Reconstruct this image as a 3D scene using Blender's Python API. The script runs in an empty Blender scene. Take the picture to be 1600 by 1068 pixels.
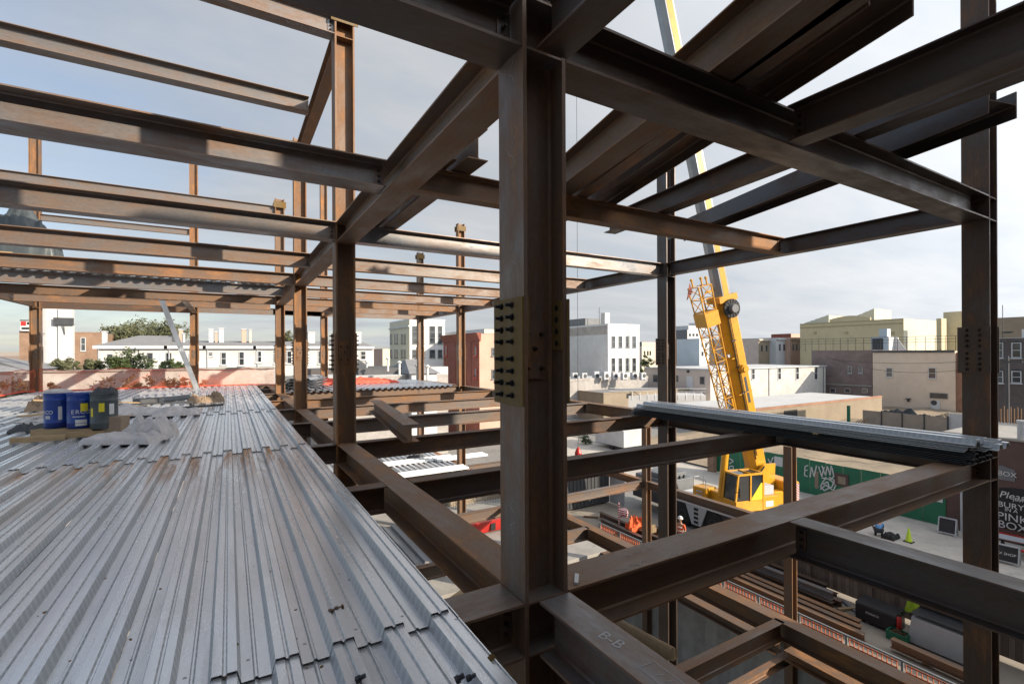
import bpy, bmesh, math, random
from mathutils import Vector, Matrix
rnd = random.Random(7)
S = bpy.context.scene
COL = S.collection
R = math.radians
# ------------------------------------------------------------------ camera model (metres, camera at the origin, z up)
F, CX, CY, ROLL, AZ = 756.71, 800.0, 550.84, .0045, .5289
RT = (math.cos(AZ), -math.sin(AZ)); FW = (math.sin(AZ), math.cos(AZ))
def ray(u, v):
    du, dv = u-CX, v-CY
    a = (du-ROLL*dv)/F; b = -(dv+ROLL*du)/F
    return Vector((FW[0]+a*RT[0], FW[1]+a*RT[1], b))
def pz(u, v, z): r = ray(u, v); return r*(z/r.z)
def px(u, v, x): r = ray(u, v); return r*(x/r.x)
def py(u, v, y): r = ray(u, v); return r*(y/r.y)
def pd(u, v, d): return ray(u, v)*d
# ------------------------------------------------------------------ materials
def nt(name):
    m = bpy.data.materials.new(name); m.use_nodes = True
    n = m.node_tree.nodes; l = m.node_tree.links
    return m, n, l, n['Principled BSDF']
def coords(n, l, scale=(1,1,1), rand=True):
    tc = n.new('ShaderNodeTexCoord'); mp = n.new('ShaderNodeMapping')
    mp.inputs['Scale'].default_value = scale
    l.new(tc.outputs['Object'], mp.inputs['Vector'])
    if rand:
        oi = n.new('ShaderNodeObjectInfo'); mu = n.new('ShaderNodeMath'); mu.operation = 'MULTIPLY'; mu.inputs[1].default_value = 57.0
        cb = n.new('ShaderNodeCombineXYZ')
        l.new(oi.outputs['Random'], mu.inputs[0])
        for k in range(3): l.new(mu.outputs[0], cb.inputs[k])
        l.new(cb.outputs[0], mp.inputs['Location'])
    return mp.outputs['Vector']
def noise(n, l, vec, scale, detail=6, rough=.6, dist=0.):
    t = n.new('ShaderNodeTexNoise'); t.inputs['Scale'].default_value = scale
    t.inputs['Detail'].default_value = detail; t.inputs['Roughness'].default_value = rough
    t.inputs['Distortion'].default_value = dist
    l.new(vec, t.inputs['Vector']); return t.outputs['Fac']
def ramp(n, l, fac, stops):
    r = n.new('ShaderNodeValToRGB'); e = r.color_ramp.elements
    while len(e) < len(stops): e.new(.5)
    for i, (p, c) in enumerate(stops):
        e[i].position = p; e[i].color = (*c, 1) if len(c) == 3 else c
    l.new(fac, r.inputs['Fac']); return r.outputs['Color']
def mix(n, l, fac, a, b, typ='MIX'):
    m = n.new('ShaderNodeMix'); m.data_type = 'RGBA'; m.blend_type = typ
    for s, v in ((0, fac), (6, a), (7, b)):
        if hasattr(v, 'is_output'): l.new(v, m.inputs[s])
        else: m.inputs[s].default_value = v if s == 0 else (*v, 1)
    return m.outputs[2]
def mmath(n, l, op, a, b=None):
    m = n.new('ShaderNodeMath'); m.operation = op
    for i, v in enumerate((a, b)):
        if v is None: continue
        if hasattr(v, 'is_output'): l.new(v, m.inputs[i])
        else: m.inputs[i].default_value = v
    return m.outputs[0]
def bump(n, l, b, h, strength=.3, dist=.01):
    bp = n.new('ShaderNodeBump'); bp.inputs['Strength'].default_value = strength; bp.inputs['Distance'].default_value = dist
    l.new(h, bp.inputs['Height']); l.new(bp.outputs[0], b.inputs['Normal'])
def plain(name, c, rough=.7, var=.25, scale=3., metal=0., bmp=0., dirt=None, spec=.5, sc=(1,1,1)):
    """procedural paint / plaster / plastic: base colour with two octaves of wear"""
    m, n, l, b = nt(name)
    v = coords(n, l, sc)
    f = noise(n, l, v, scale, 8, .65)
    lo = tuple(x*(1-var) for x in c); hi = tuple(min(1, x*(1+var*.6)) for x in c)
    cc = ramp(n, l, f, [(.3, lo), (.7, hi)])
    if dirt:
        g = noise(n, l, v, scale*2.7, 10, .7, .4)
        k = ramp(n, l, g, [(.52, (0,0,0)), (.72, (1,1,1))])
        cc = mix(n, l, k, cc, dirt)
    l.new(cc, b.inputs['Base Color'])
    b.inputs['Roughness'].default_value = rough; b.inputs['Metallic'].default_value = metal
    b.inputs['Specular IOR Level'].default_value = spec
    if bmp: bump(n, l, b, f, bmp, .02)
    return m
def steel(name, mill, rust, bias, rough=.55, orange=(.24,.10,.032)):
    """hot rolled section: blue-grey mill scale breaking up into brown and orange rust, streaked along the member"""
    m, n, l, b = nt(name)
    v = coords(n, l, (.6,1.3,1.3))
    f1 = noise(n, l, v, 1.9, 10, .66, .3)
    v2 = coords(n, l, (.6,5,5))
    f2 = noise(n, l, v2, 3.5, 8, .7, .3)
    oi = n.new('ShaderNodeObjectInfo')
    s = mmath(n, l, 'ADD', mmath(n, l, 'MULTIPLY', f1, .72), mmath(n, l, 'MULTIPLY', f2, .28))
    s = mmath(n, l, 'ADD', s, mmath(n, l, 'MULTIPLY', mmath(n, l, 'SUBTRACT', oi.outputs['Random'], .5), .16))
    s = mmath(n, l, 'ADD', s, bias)
    c = ramp(n, l, s, [(.36, mill), (.47, tuple(a*.55+b_*.45 for a, b_ in zip(mill, rust))), (.58, rust), (.72, orange)])
    f3 = noise(n, l, v, 26, 6, .75)
    c = mix(n, l, .4, c, ramp(n, l, f3, [(.32, (.45,.45,.45)), (.62, (1,1,1))]), 'MULTIPLY')
    v4 = coords(n, l, (.25,9,9)); f4 = noise(n, l, v4, 2.2, 4, .6)
    c = mix(n, l, .16, c, ramp(n, l, f4, [(.3, (.42,.38,.36)), (.56, (1,1,1))]), 'MULTIPLY')
    f5 = noise(n, l, v2, .9, 5, .8, 1.2)
    c = mix(n, l, ramp(n, l, f5, [(.66, (0,0,0)), (.74, (.8,.8,.8))]), c, tuple(x*1.5 for x in rust))
    bv = n.new('ShaderNodeBevel'); bv.samples = 4; bv.inputs['Radius'].default_value = .016
    ge = n.new('ShaderNodeNewGeometry'); dt = n.new('ShaderNodeVectorMath'); dt.operation = 'DOT_PRODUCT'; l.new(bv.outputs[0], dt.inputs[0]); l.new(ge.outputs['True Normal'], dt.inputs[1])
    ek = ramp(n, l, mmath(n, l, 'ADD', dt.outputs['Value'], mmath(n, l, 'MULTIPLY', mmath(n, l, 'SUBTRACT', f3, .5), .12)), [(.84, (.8,.8,.8)), (.97, (0,0,0))])
    c = mix(n, l, ek, c, tuple(x*.8 for x in orange))
    l.new(c, b.inputs['Base Color'])
    l.new(ramp(n, l, s, [(.35, (rough-.17,)*3), (.62, (rough+.18,)*3)]), b.inputs['Roughness'])
    b.inputs['Metallic'].default_value = .28; b.inputs['Specular IOR Level'].default_value = .75
    bump(n, l, b, f3, .25, .004)
    return m
def galv(name, base=(.97,.985,1.0), rough=.27, metal=.66, emboss_shade=True, stain=.3, runoff=False):
    """galvanised sheet: spangle, water marks running along the ribs, brown run-off stains, embossed webs with shade painted into their colour"""
    m, n, l, b = nt(name)
    v = coords(n, l, (2.2,.22,1))
    f1 = noise(n, l, v, 2.2, 8, .6, .5)
    v2 = coords(n, l, (6,.35,1)); f2 = noise(n, l, v2, 2.0, 6, .7)
    v3 = coords(n, l, (1,1,1)); f3 = noise(n, l, v3, 38, 3, .6)
    c = ramp(n, l, f1, [(.3, tuple(x*.84 for x in base)), (.50, base), (.72, tuple(min(1, x*1.04) for x in base))])
    c = mix(n, l, .16, c, ramp(n, l, f2, [(.30, (.62,.63,.66)), (.55, (1,1,1))]), 'MULTIPLY')
    oi = n.new('ShaderNodeObjectInfo'); c = mix(n, l, 1., c, ramp(n, l, oi.outputs['Random'], [(0, (.88,.88,.90)), (.4, (1,1,1)), (1, (.97,.96,.95))]), 'MULTIPLY')
    c = mix(n, l, .14, c, ramp(n, l, f3, [(.35, (.6,.6,.62)), (.62, (1,1,1))]), 'MULTIPLY')
    st = mmath(n, l, 'MULTIPLY', noise(n, l, coords(n, l, (5,.5,1)), 1.1, 8, .68, .4), 1.0)
    k = ramp(n, l, st, [(.58, (0,0,0)), (.74, (stain,)*3)])
    c = mix(n, l, k, c, (.30,.17,.08))
    if runoff:
        tcr = n.new('ShaderNodeTexCoord'); spr = n.new('ShaderNodeSeparateXYZ'); l.new(tcr.outputs['Object'], spr.inputs[0])
        yy = ramp(n, l, mmath(n, l, 'DIVIDE', spr.outputs['Y'], 7.1), [(.45, (0,0,0)), (.92, (1,1,1))])
        rn = noise(n, l, coords(n, l, (3.4,.30,1)), 1.3, 9, .68, .5)
        kr = mmath(n, l, 'MULTIPLY', yy, ramp(n, l, rn, [(.47, (0,0,0)), (.60, (.95,.95,.95))]))
        c = mix(n, l, kr, c, (.42,.19,.06)); k = mmath(n, l, 'MAXIMUM', k, kr)
    g = noise(n, l, v3, 1.1, 7, .7, .5)
    kk = ramp(n, l, g, [(.5, (0,0,0)), (.68, (.55,)*3)])
    c = mix(n, l, mmath(n, l, 'MULTIPLY', kk, .25), c, (.55,.53,.49))
    l.new(c, b.inputs['Base Color'])
    mt = mmath(n, l, 'SUBTRACT', metal, mmath(n, l, 'MULTIPLY', k, .8)); l.new(mt, b.inputs['Metallic'])
    rr = mmath(n, l, 'ADD', mmath(n, l, 'MULTIPLY', f1, .03), rough-.015)
    rr = mmath(n, l, 'ADD', rr, mmath(n, l, 'MULTIPLY', k, .3)); l.new(rr, b.inputs['Roughness'])
    h = mmath(n, l, 'MULTIPLY', noise(n, l, coords(n, l, (1.5,1.1,1)), 2.6, 3, .5), 1.0)
    if emboss_shade:
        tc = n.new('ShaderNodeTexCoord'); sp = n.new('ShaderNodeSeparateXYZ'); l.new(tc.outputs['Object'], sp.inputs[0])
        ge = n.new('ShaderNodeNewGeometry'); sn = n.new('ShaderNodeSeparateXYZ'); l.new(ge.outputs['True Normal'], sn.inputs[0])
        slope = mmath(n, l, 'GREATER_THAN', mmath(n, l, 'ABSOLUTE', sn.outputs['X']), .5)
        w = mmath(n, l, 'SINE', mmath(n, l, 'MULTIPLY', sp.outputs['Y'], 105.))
        shade_dash = mmath(n, l, 'GREATER_THAN', mmath(n, l, 'FRACT', mmath(n, l, 'DIVIDE', sp.outputs['Y'], .085)), .45)
        c = mix(n, l, mmath(n, l, 'MULTIPLY', slope, mmath(n, l, 'ADD', .46, mmath(n, l, 'MULTIPLY', shade_dash, .17))), c, (.33,.345,.35)); l.new(c, b.inputs['Base Color'])  # shade of the rib slopes and dashes painted into the base colour
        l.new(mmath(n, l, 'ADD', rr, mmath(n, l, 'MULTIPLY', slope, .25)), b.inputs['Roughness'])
        dots = mmath(n, l, 'MULTIPLY', mmath(n, l, 'LESS_THAN', mmath(n, l, 'ABSOLUTE', mmath(n, l, 'SUBTRACT', mmath(n, l, 'FRACT', mmath(n, l, 'DIVIDE', mmath(n, l, 'ADD', sp.outputs['X'], .915), .305)), .12)), .03), mmath(n, l, 'LESS_THAN', mmath(n, l, 'ABSOLUTE', mmath(n, l, 'SUBTRACT', mmath(n, l, 'FRACT', mmath(n, l, 'DIVIDE', mmath(n, l, 'SUBTRACT', sp.outputs['Y'], .10), 3.46)), .03)), .0026))
        c = mix(n, l, mmath(n, l, 'MULTIPLY', dots, .8), c, (.10,.06,.04)); l.new(c, b.inputs['Base Color'])
        h = mmath(n, l, 'ADD', h, mmath(n, l, 'MULTIPLY', mmath(n, l, 'MULTIPLY', slope, w), .10))
    bump(n, l, b, h, .035, .02)
    return m
def brick(name, c1, c2, mortar, scale=1., rough=.85, axis='x'):
    m, n, l, b = nt(name)
    tc = n.new('ShaderNodeTexCoord'); sp = n.new('ShaderNodeSeparateXYZ'); l.new(tc.outputs['Object'], sp.inputs[0])
    cb = n.new('ShaderNodeCombineXYZ')
    l.new(mmath(n, l, 'ADD', sp.outputs['X'], sp.outputs['Y']), cb.inputs[0]); l.new(sp.outputs['Z'], cb.inputs[1])
    t = n.new('ShaderNodeTexBrick'); l.new(cb.outputs[0], t.inputs['Vector'])
    t.inputs['Color1'].default_value = (*c1, 1); t.inputs['Color2'].default_value = (*c2, 1); t.inputs['Mortar'].default_value = (*mortar, 1)
    t.inputs['Scale'].default_value = scale; t.inputs['Mortar Size'].default_value = .012
    t.inputs['Brick Width'].default_value = .24; t.inputs['Row Height'].default_value = .08
    f = noise(n, l, coords(n, l), .45, 9, .7, .6)
    c = mix(n, l, .6, t.outputs['Color'], ramp(n, l, f, [(.32, (.45,.42,.4)), (.65, (1,1,1))]), 'MULTIPLY')
    l.new(c, b.inputs['Base Color']); b.inputs['Roughness'].default_value = rough
    return m
def stripes(name, c1, c2, period, axis, duty=.5, rough=.6, noise_amt=.3):
    """boards, louvres or painted bands along one object axis ('X','Y','Z' or 'D' for diagonal)"""
    m, n, l, b = nt(name)
    tc = n.new('ShaderNodeTexCoord'); sp = n.new('ShaderNodeSeparateXYZ'); l.new(tc.outputs['Object'], sp.inputs[0])
    if axis == 'D': a = mmath(n, l, 'ADD', mmath(n, l, 'ADD', sp.outputs['X'], sp.outputs['Y']), sp.outputs['Z'])
    else: a = sp.outputs[axis]
    fr = mmath(n, l, 'FRACT', mmath(n, l, 'DIVIDE', a, period))
    k = mmath(n, l, 'GREATER_THAN', fr, duty)
    c = mix(n, l, k, c1, c2)
    f = noise(n, l, coords(n, l), 2., 8, .7)
    c = mix(n, l, noise_amt, c, ramp(n, l, f, [(.3, (.4,.4,.4)), (.65, (1,1,1))]), 'MULTIPLY')
    l.new(c, b.inputs['Base Color']); b.inputs['Roughness'].default_value = rough
    return m
def boards(name, c, period=.14, axis='Y', rough=.85):
    m, n, l, b = nt(name)
    tc = n.new('ShaderNodeTexCoord'); sp = n.new('ShaderNodeSeparateXYZ'); l.new(tc.outputs['Object'], sp.inputs[0])
    q = mmath(n, l, 'DIVIDE', sp.outputs[axis], period)
    fl = mmath(n, l, 'FLOOR', q); fr = mmath(n, l, 'FRACT', q)
    wn = n.new('ShaderNodeTexWhiteNoise'); wn.noise_dimensions = '1D'; l.new(fl, wn.inputs['W'])
    f = noise(n, l, coords(n, l, (1.,1.,.6)), 6., 8, .7)
    s = mmath(n, l, 'ADD', mmath(n, l, 'MULTIPLY', wn.outputs['Value'], .5), mmath(n, l, 'MULTIPLY', f, .6))
    cc = ramp(n, l, s, [(.2, tuple(x*.55 for x in c)), (.9, tuple(x*1.35 for x in c))])
    cc = mix(n, l, mmath(n, l, 'LESS_THAN', fr, .06), cc, tuple(x*.25 for x in c))
    l.new(cc, b.inputs['Base Color']); b.inputs['Roughness'].default_value = rough
    return m
def netmat(name, c, opacity=.5):
    m, n, l, b = nt(name)
    b.inputs['Base Color'].default_value = (*c, 1); b.inputs['Roughness'].default_value = .6
    tr = n.new('ShaderNodeBsdfTransparent'); tl = n.new('ShaderNodeBsdfTranslucent'); tl.inputs[0].default_value = (*c, 1)
    m1 = n.new('ShaderNodeMixShader'); m1.inputs[0].default_value = .5; l.new(b.outputs[0], m1.inputs[1]); l.new(tl.outputs[0], m1.inputs[2])
    mx = n.new('ShaderNodeMixShader')
    f = noise(n, l, coords(n, l), 1.4, 4, .6)
    k = ramp(n, l, f, [(.3, (opacity-.16,)*3), (.7, (opacity+.16,)*3)])
    l.new(k, mx.inputs[0]); l.new(tr.outputs[0], mx.inputs[1]); l.new(m1.outputs[0], mx.inputs[2])
    l.new(mx.outputs[0], n['Material Output'].inputs[0])
    return m
def glassy(name, c=(.03,.035,.04), rough=.08):
    m, n, l, b = nt(name)
    f = noise(n, l, coords(n, l), .7, 3, .5)
    l.new(ramp(n, l, f, [(.35, tuple(x*.6 for x in c)), (.65, tuple(x*2.2 for x in c))]), b.inputs['Base Color'])
    b.inputs['Roughness'].default_value = rough; b.inputs['Specular IOR Level'].default_value = .8
    return m
M = {}
M['steel'] = steel('rusting_steel', (.195,.178,.166), (.205,.122,.076), 0.0, .5, (.40,.19,.075))
M['steel_blue'] = steel('mill_scale_steel', (.235,.24,.25), (.22,.14,.095), -.05, .44, (.40,.19,.07))
M['steel_brown'] = steel('brown_rust_steel', (.165,.125,.10), (.235,.128,.066), .04, .55, (.44,.20,.065))
M['steel_dark'] = steel('dark_steel', (.080,.073,.070), (.100,.057,.034), .02, .46, (.24,.105,.04))
M['plate'] = steel('splice_plate_steel', (.15,.10,.04), (.19,.115,.03), .04, .68, (.27,.15,.03))
M['bolt_rusty'] = plain('rusty_bolt', (.07,.05,.04), .6, .3, 30, .3)
M['bolt'] = plain('black_bolt', (.03,.031,.034), .45, .3, 30, .5)
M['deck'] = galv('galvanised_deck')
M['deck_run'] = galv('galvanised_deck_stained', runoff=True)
M['deck_dull'] = galv('dull_galvanised', (.34,.36,.38), .5, .55, False, .25)
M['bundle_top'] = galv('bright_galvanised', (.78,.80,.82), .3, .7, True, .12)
M['bundle_dark'] = plain('shaded_grey_deck', (.055,.058,.064), .5, .3, 8, .3)  # shade of the lower stack put into its dark base colour
M['white_sheet'] = plain('white_sheet_metal', (.82,.83,.84), .45, .08, 2)
M['chalk'] = plain('soapstone_mark', (.42,.42,.41), .9, .3, 40)
M['yellow'] = plain('crane_yellow', (.72,.345,.022), .34, .12, 1.5, 0., 0., (.50,.24,.03))
M['yellow2'] = plain('sign_yellow', (.75,.62,.03), .5, .1, 4)
M['boom_grey'] = plain('boom_grey', (.30,.31,.325), .35, .2, 1.2, .3)
M['black'] = plain('black_rubber', (.018,.018,.019), .75, .4, 6)
M['blackplastic'] = plain('black_paint', (.022,.022,.025), .4, .3, 4)
M['chrome'] = plain('piston_steel', (.5,.52,.55), .22, .1, 4, .9)
M['lightgrey'] = plain('light_grey_paint', (.48,.50,.52), .5, .15, 1.2)
M['midgrey'] = plain('mid_grey_paint', (.17,.18,.19), .6, .2, 1.2)
M['darkgrey'] = plain('dark_grey_paint', (.055,.058,.063), .55, .25, 1.2)
M['white'] = plain('white_paint', (.64,.64,.635), .6, .08, .6)
M['whitewall'] = plain('weathered_white_render', (.60,.59,.575), .85, .10, .5, 0, 0, (.50,.48,.45))
M['stainwall'] = plain('peeling_white_render', (.56,.54,.51), .85, .16, .45, 0, 0, (.40,.37,.33))
M['greywall'] = plain('grey_render', (.62,.62,.62), .85, .10, .5, 0, 0, (.52,.51,.50))
M['beige'] = plain('beige_stucco', (.74,.60,.47), .9, .08, .5, 0, 0, (.66,.53,.41))
M['taupe'] = plain('taupe_render', (.62,.52,.45), .9, .10, .5, 0, 0, (.50,.42,.36))
M['tan'] = plain('tan_render', (.29,.235,.17), .9, .15, .6)
M['cream'] = plain('cream_render', (.66,.62,.47), .8, .08, .5)
M['ochre'] = plain('ochre_render', (.66,.55,.34), .85, .10, .4, 0, 0, (.58,.48,.28))
M['ochre_trim'] = plain('dark_ochre_trim', (.46,.37,.20), .85, .15, .8)
M['pinkwall'] = plain('pink_grey_concrete', (.66,.62,.58), .9, .14, .5, 0, 0, (.58,.50,.45))
M['mauve'] = brick('mauve_brick', (.30,.21,.195), (.25,.18,.165), (.32,.26,.24))
M['redbrick'] = brick('red_brick', (.36,.10,.065), (.30,.08,.052), (.32,.15,.11))
M['orangebrick'] = brick('orange_brick', (.42,.19,.10), (.33,.14,.08), (.40,.28,.22))
M['shadebrick'] = brick('shade_block_brick', (.16,.085,.06), (.12,.065,.048), (.16,.12,.10))
M['tanbrick'] = brick('tan_brick', (.36,.21,.13), (.28,.16,.10), (.33,.25,.19))
M['darkbrick'] = brick('dark_brick', (.13,.11,.108), (.10,.085,.085), (.15,.135,.13))
M['greybrick'] = brick('grey_brick', (.46,.43,.40), (.36,.33,.31), (.5,.48,.46))
M['brownwall'] = plain('brown_painted_wall', (.11,.065,.055), .7, .2, .8)
M['bluegrey'] = plain('blue_grey_render', (.50,.58,.64), .85, .08, .5)
M['concrete'] = plain('concrete', (.38,.36,.33), .9, .18, .7, 0, .2, (.26,.25,.23))
M['cellarwall'] = stripes('board_marked_concrete', (.46,.44,.42), (.40,.38,.36), 1.2, 'Y', .5, .9, .5)
M['roofgrey'] = plain('grey_shingle', (.25,.25,.255), .9, .2, 1.5)
M['roofwhite'] = plain('white_roof_coating', (.56,.56,.555), .8, .12, .5, 0, 0, (.55,.54,.52))
M['roofdark'] = plain('tar_roof', (.10,.10,.105), .9, .3, .8)
M['salmon'] = plain('salmon_render', (.58,.38,.29), .85, .12, .6)
M['glass'] = glassy('dark_glass')
M['cabglass'] = glassy('cab_glass', (.02,.026,.03), .05)
M['wood'] = boards('rough_timber', (.30,.21,.12), .09, 'X')
M['timber'] = plain('bare_timber', (.40,.28,.16), .85, .25, 6, 0, 0, None, .3, (.3,3,3))
M['fencewood'] = boards('old_fence_boards', (.19,.14,.11), .16, 'Y')
M['lotfence'] = plain('brown_panel_fence', (.36,.29,.23), .85, .15, 1.0)
M['fencegreen'] = plain('green_painted_hoarding', (.014,.15,.078), .55, .18, .7)
M['cardboard'] = plain('cardboard', (.30,.215,.145), .85, .15, 5)
M['paper'] = plain('wrapped_plastic', (.56,.52,.51), .38, .15, 3, 0, .15, (.36,.27,.21))
M['blue'] = plain('blue_drum_paint', (.012,.045,.26), .32, .2, 5)
M['drumgrey'] = plain('charcoal_drum_paint', (.065,.078,.082), .4, .2, 5)
M['net'] = netmat('orange_safety_net', (.85,.20,.09), .36)
M['netpile'] = plain('orange_net_heap', (.75,.10,.055), .6, .3, 12)
M['meshorange'] = plain('dusty_orange_mesh', (.42,.10,.04), .7, .35, 4)
M['orange'] = plain('hi_vis_orange', (.85,.13,.03), .6, .2, 6)
M['redpaint'] = plain('red_paint', (.50,.03,.025), .4, .2, 3)
M['lime'] = plain('hi_vis_lime', (.55,.75,.05), .6, .12, 6)
M['asphalt'] = plain('asphalt', (.26,.25,.235), .92, .24, .5, 0, .2, (.165,.155,.145))
M['paving'] = plain('pale_paving', (.52,.475,.415), .92, .16, .5, 0, .1, (.36,.33,.285))
M['dirt'] = plain('dry_soil', (.34,.265,.185), .95, .25, .4, 0, .6, (.22,.18,.12))
M['yard'] = plain('yard_dirt', (.32,.275,.22), .95, .22, .5, 0, .4, (.27,.235,.195))
M['cloth_blue'] = plain('blue_cloth', (.12,.30,.58), .9, .15, 20)
M['denim'] = plain('dark_cloth', (.03,.032,.04), .9, .2, 20)
M['skin'] = plain('skin', (.42,.24,.16), .6, .08, 20)
M['hazard'] = stripes('red_white_stripes', (.75,.74,.72), (.55,.02,.02), .14, 'D', .5, .5, .15)
M['bark'] = plain('bark', (.07,.055,.042), .9, .3, 8)
def leaf(name, c):
    m, n, l, b = nt(name)
    oi = n.new('ShaderNodeNewGeometry')
    f = noise(n, l, coords(n, l), .9, 5, .7)
    cc = ramp(n, l, f, [(.3, tuple(x*.5 for x in c)), (.7, tuple(x*1.5 for x in c))])
    cc = mix(n, l, .5, cc, ramp(n, l, oi.outputs['Random Per Island'], [(0, tuple(x*.5 for x in c)), (1, tuple(x*1.6 for x in c))]))
    l.new(cc, b.inputs['Base Color']); b.inputs['Roughness'].default_value = .6
    return m
M['leaf'] = leaf('green_leaf', (.055,.075,.022)); M['leaf_olive'] = leaf('olive_leaf', (.10,.105,.05)); M['leaf_dry'] = leaf('dry_weed_leaf', (.21,.18,.08))
# ------------------------------------------------------------------ mesh builder
class MB:
    def __init__(s): s.v = []; s.f = []
    def add(s, vs, fs):
        o = len(s.v); s.v += [tuple(x) for x in vs]; s.f += [tuple(i+o for i in f) for f in fs]; return s
    def box(s, x0, x1, y0, y1, z0, z1):
        v = [(x0,y0,z0),(x1,y0,z0),(x1,y1,z0),(x0,y1,z0),(x0,y0,z1),(x1,y0,z1),(x1,y1,z1),(x0,y1,z1)]
        return s.add(v, [(0,3,2,1),(4,5,6,7),(0,1,5,4),(1,2,6,5),(2,3,7,6),(3,0,4,7)])
    def cbox(s, c, d): return s.box(c[0]-d[0]/2, c[0]+d[0]/2, c[1]-d[1]/2, c[1]+d[1]/2, c[2]-d[2]/2, c[2]+d[2]/2)
    def hexa(s, b, t):   # eight corners: bottom four, top four
        return s.add(list(b)+list(t), [(0,3,2,1),(4,5,6,7),(0,1,5,4),(1,2,6,5),(2,3,7,6),(3,0,4,7)])
    def tube(s, p, q, r0, r1=None, n=10, caps=True):
        p = Vector(p); q = Vector(q); r1 = r0 if r1 is None else r1
        d = (q-p).normalized(); a = d.orthogonal().normalized(); b = d.cross(a)
        vs = []
        for c, r in ((p, r0), (q, r1)):
            for k in range(n):
                t = 2*math.pi*k/n; vs.append(c+a*(r*math.cos(t))+b*(r*math.sin(t)))
        fs = [(k, (k+1) % n, n+(k+1) % n, n+k) for k in range(n)]
        if caps: fs += [tuple(range(n-1, -1, -1)), tuple(range(n, 2*n))]
        return s.add(vs, fs)
    def bar(s, p, q, w, h, up=(0,0,1)):
        p = Vector(p); q = Vector(q); d = (q-p).normalized(); u = Vector(up)
        sd = d.cross(u)
        if sd.length < 1e-4: sd = d.orthogonal()
        sd.normalize(); u = sd.cross(d).normalized()
        e = [sd*(-w/2)-u*(h/2), sd*(w/2)-u*(h/2), sd*(w/2)+u*(h/2), sd*(-w/2)+u*(h/2)]
        vs = [p+x for x in e]+[q+x for x in e]
        return s.add(vs, [(3,2,1,0),(4,5,6,7),(0,1,5,4),(1,2,6,5),(2,3,7,6),(3,0,4,7)])
    def extr(s, prof, y0, y1, axis='y', closed=True):   # profile in (a,b), extruded
        n = len(prof); vs = []
        for y in (y0, y1):
            for a, b in prof: vs.append((a, y, b) if axis == 'y' else ((y, a, b) if axis == 'x' else (a, b, y)))
        fs = []
        for k in range(n if closed else n-1): fs.append((k, (k+1) % n, n+(k+1) % n, n+k))
        if closed: fs += [tuple(range(n-1, -1, -1)), tuple(range(n, 2*n))]
        return s.add(vs, fs)
    def lathe(s, prof, n=24, c=(0,0,0)):
        vs = []; m = len(prof)
        for r, z in prof:
            for k in range(n):
                t = 2*math.pi*k/n; vs.append((c[0]+r*math.cos(t), c[1]+r*math.sin(t), c[2]+z))
        fs = []
        for j in range(m-1):
            for k in range(n): fs.append((j*n+k, j*n+(k+1) % n, (j+1)*n+(k+1) % n, (j+1)*n+k))
        fs += [tuple(range(n-1, -1, -1)), tuple((m-1)*n+k for k in range(n))]
        return s.add(vs, fs)
    def build(s, name, mat, parent=None, bevel=0., smooth=False, normals=True):
        me = bpy.data.meshes.new(name); me.from_pydata(s.v, [], s.f)
        if normals or bevel:
            bm = bmesh.new(); bm.from_mesh(me)
            if normals: bmesh.ops.recalc_face_normals(bm, faces=bm.faces)
            if bevel:
                bmesh.ops.bevel(bm, geom=[e for e in bm.edges if len(e.link_faces) == 2 and e.calc_face_angle(0) > .6], offset=bevel, segments=1, affect='EDGES', clamp_overlap=True)
            bm.to_mesh(me); bm.free()
        if smooth:
            for p in me.polygons: p.use_smooth = True
        me.materials.append(M[mat] if isinstance(mat, str) else mat)
        o = bpy.data.objects.new(name, me); COL.objects.link(o)
        if parent: o.parent = parent
        return o
def tag(o, label=None, cat=None, group=None, kind=None):
    if label: o['label'] = label
    if cat: o['category'] = cat
    if group: o['group'] = group
    if kind: o['kind'] = kind
    return o
def empty(name, loc=(0,0,0), rz=0.):
    o = bpy.data.objects.new(name, None); o.empty_display_size = .2; COL.objects.link(o)
    o.location = loc; o.rotation_euler = (0,0,rz); return o
KIDS = {}
def copy_tree(o, parent=None, top=True):
    c = o.copy(); COL.objects.link(c)
    if not top: c.parent = parent
    for ch in list(o.children): copy_tree(ch, c, False)
    return c
def text_part(txt, size, mat, parent, mtx, name='lettering', depth=.004, align='CENTER', shear=0.):
    cu = bpy.data.curves.new('t', 'FONT'); cu.body = txt; cu.size = size; cu.extrude = depth; cu.align_x = align; cu.align_y = 'CENTER'; cu.shear = shear
    cu.resolution_u = 3
    to = bpy.data.objects.new('t', cu); COL.objects.link(to)
    dg = bpy.context.evaluated_depsgraph_get(); dg.update()
    me = bpy.data.meshes.new_from_object(to.evaluated_get(dg))
    bpy.data.objects.remove(to); bpy.data.curves.remove(cu)
    me.name = name; me.materials.clear(); me.materials.append(M[mat])
    o = bpy.data.objects.new(name, me); COL.objects.link(o)
    if parent: o.parent = parent
    o.matrix_local = mtx
    return o
def frame(o, right, up):
    """matrix whose local x is right, y is up, z faces the viewer of the sign"""
    r = Vector(right).normalized(); u = Vector(up).normalized(); f = r.cross(u)
    m = Matrix((r, u, f)).transposed().to_4x4(); m.translation = Vector(o); return m
from mathutils import noise as mnoise
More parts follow.
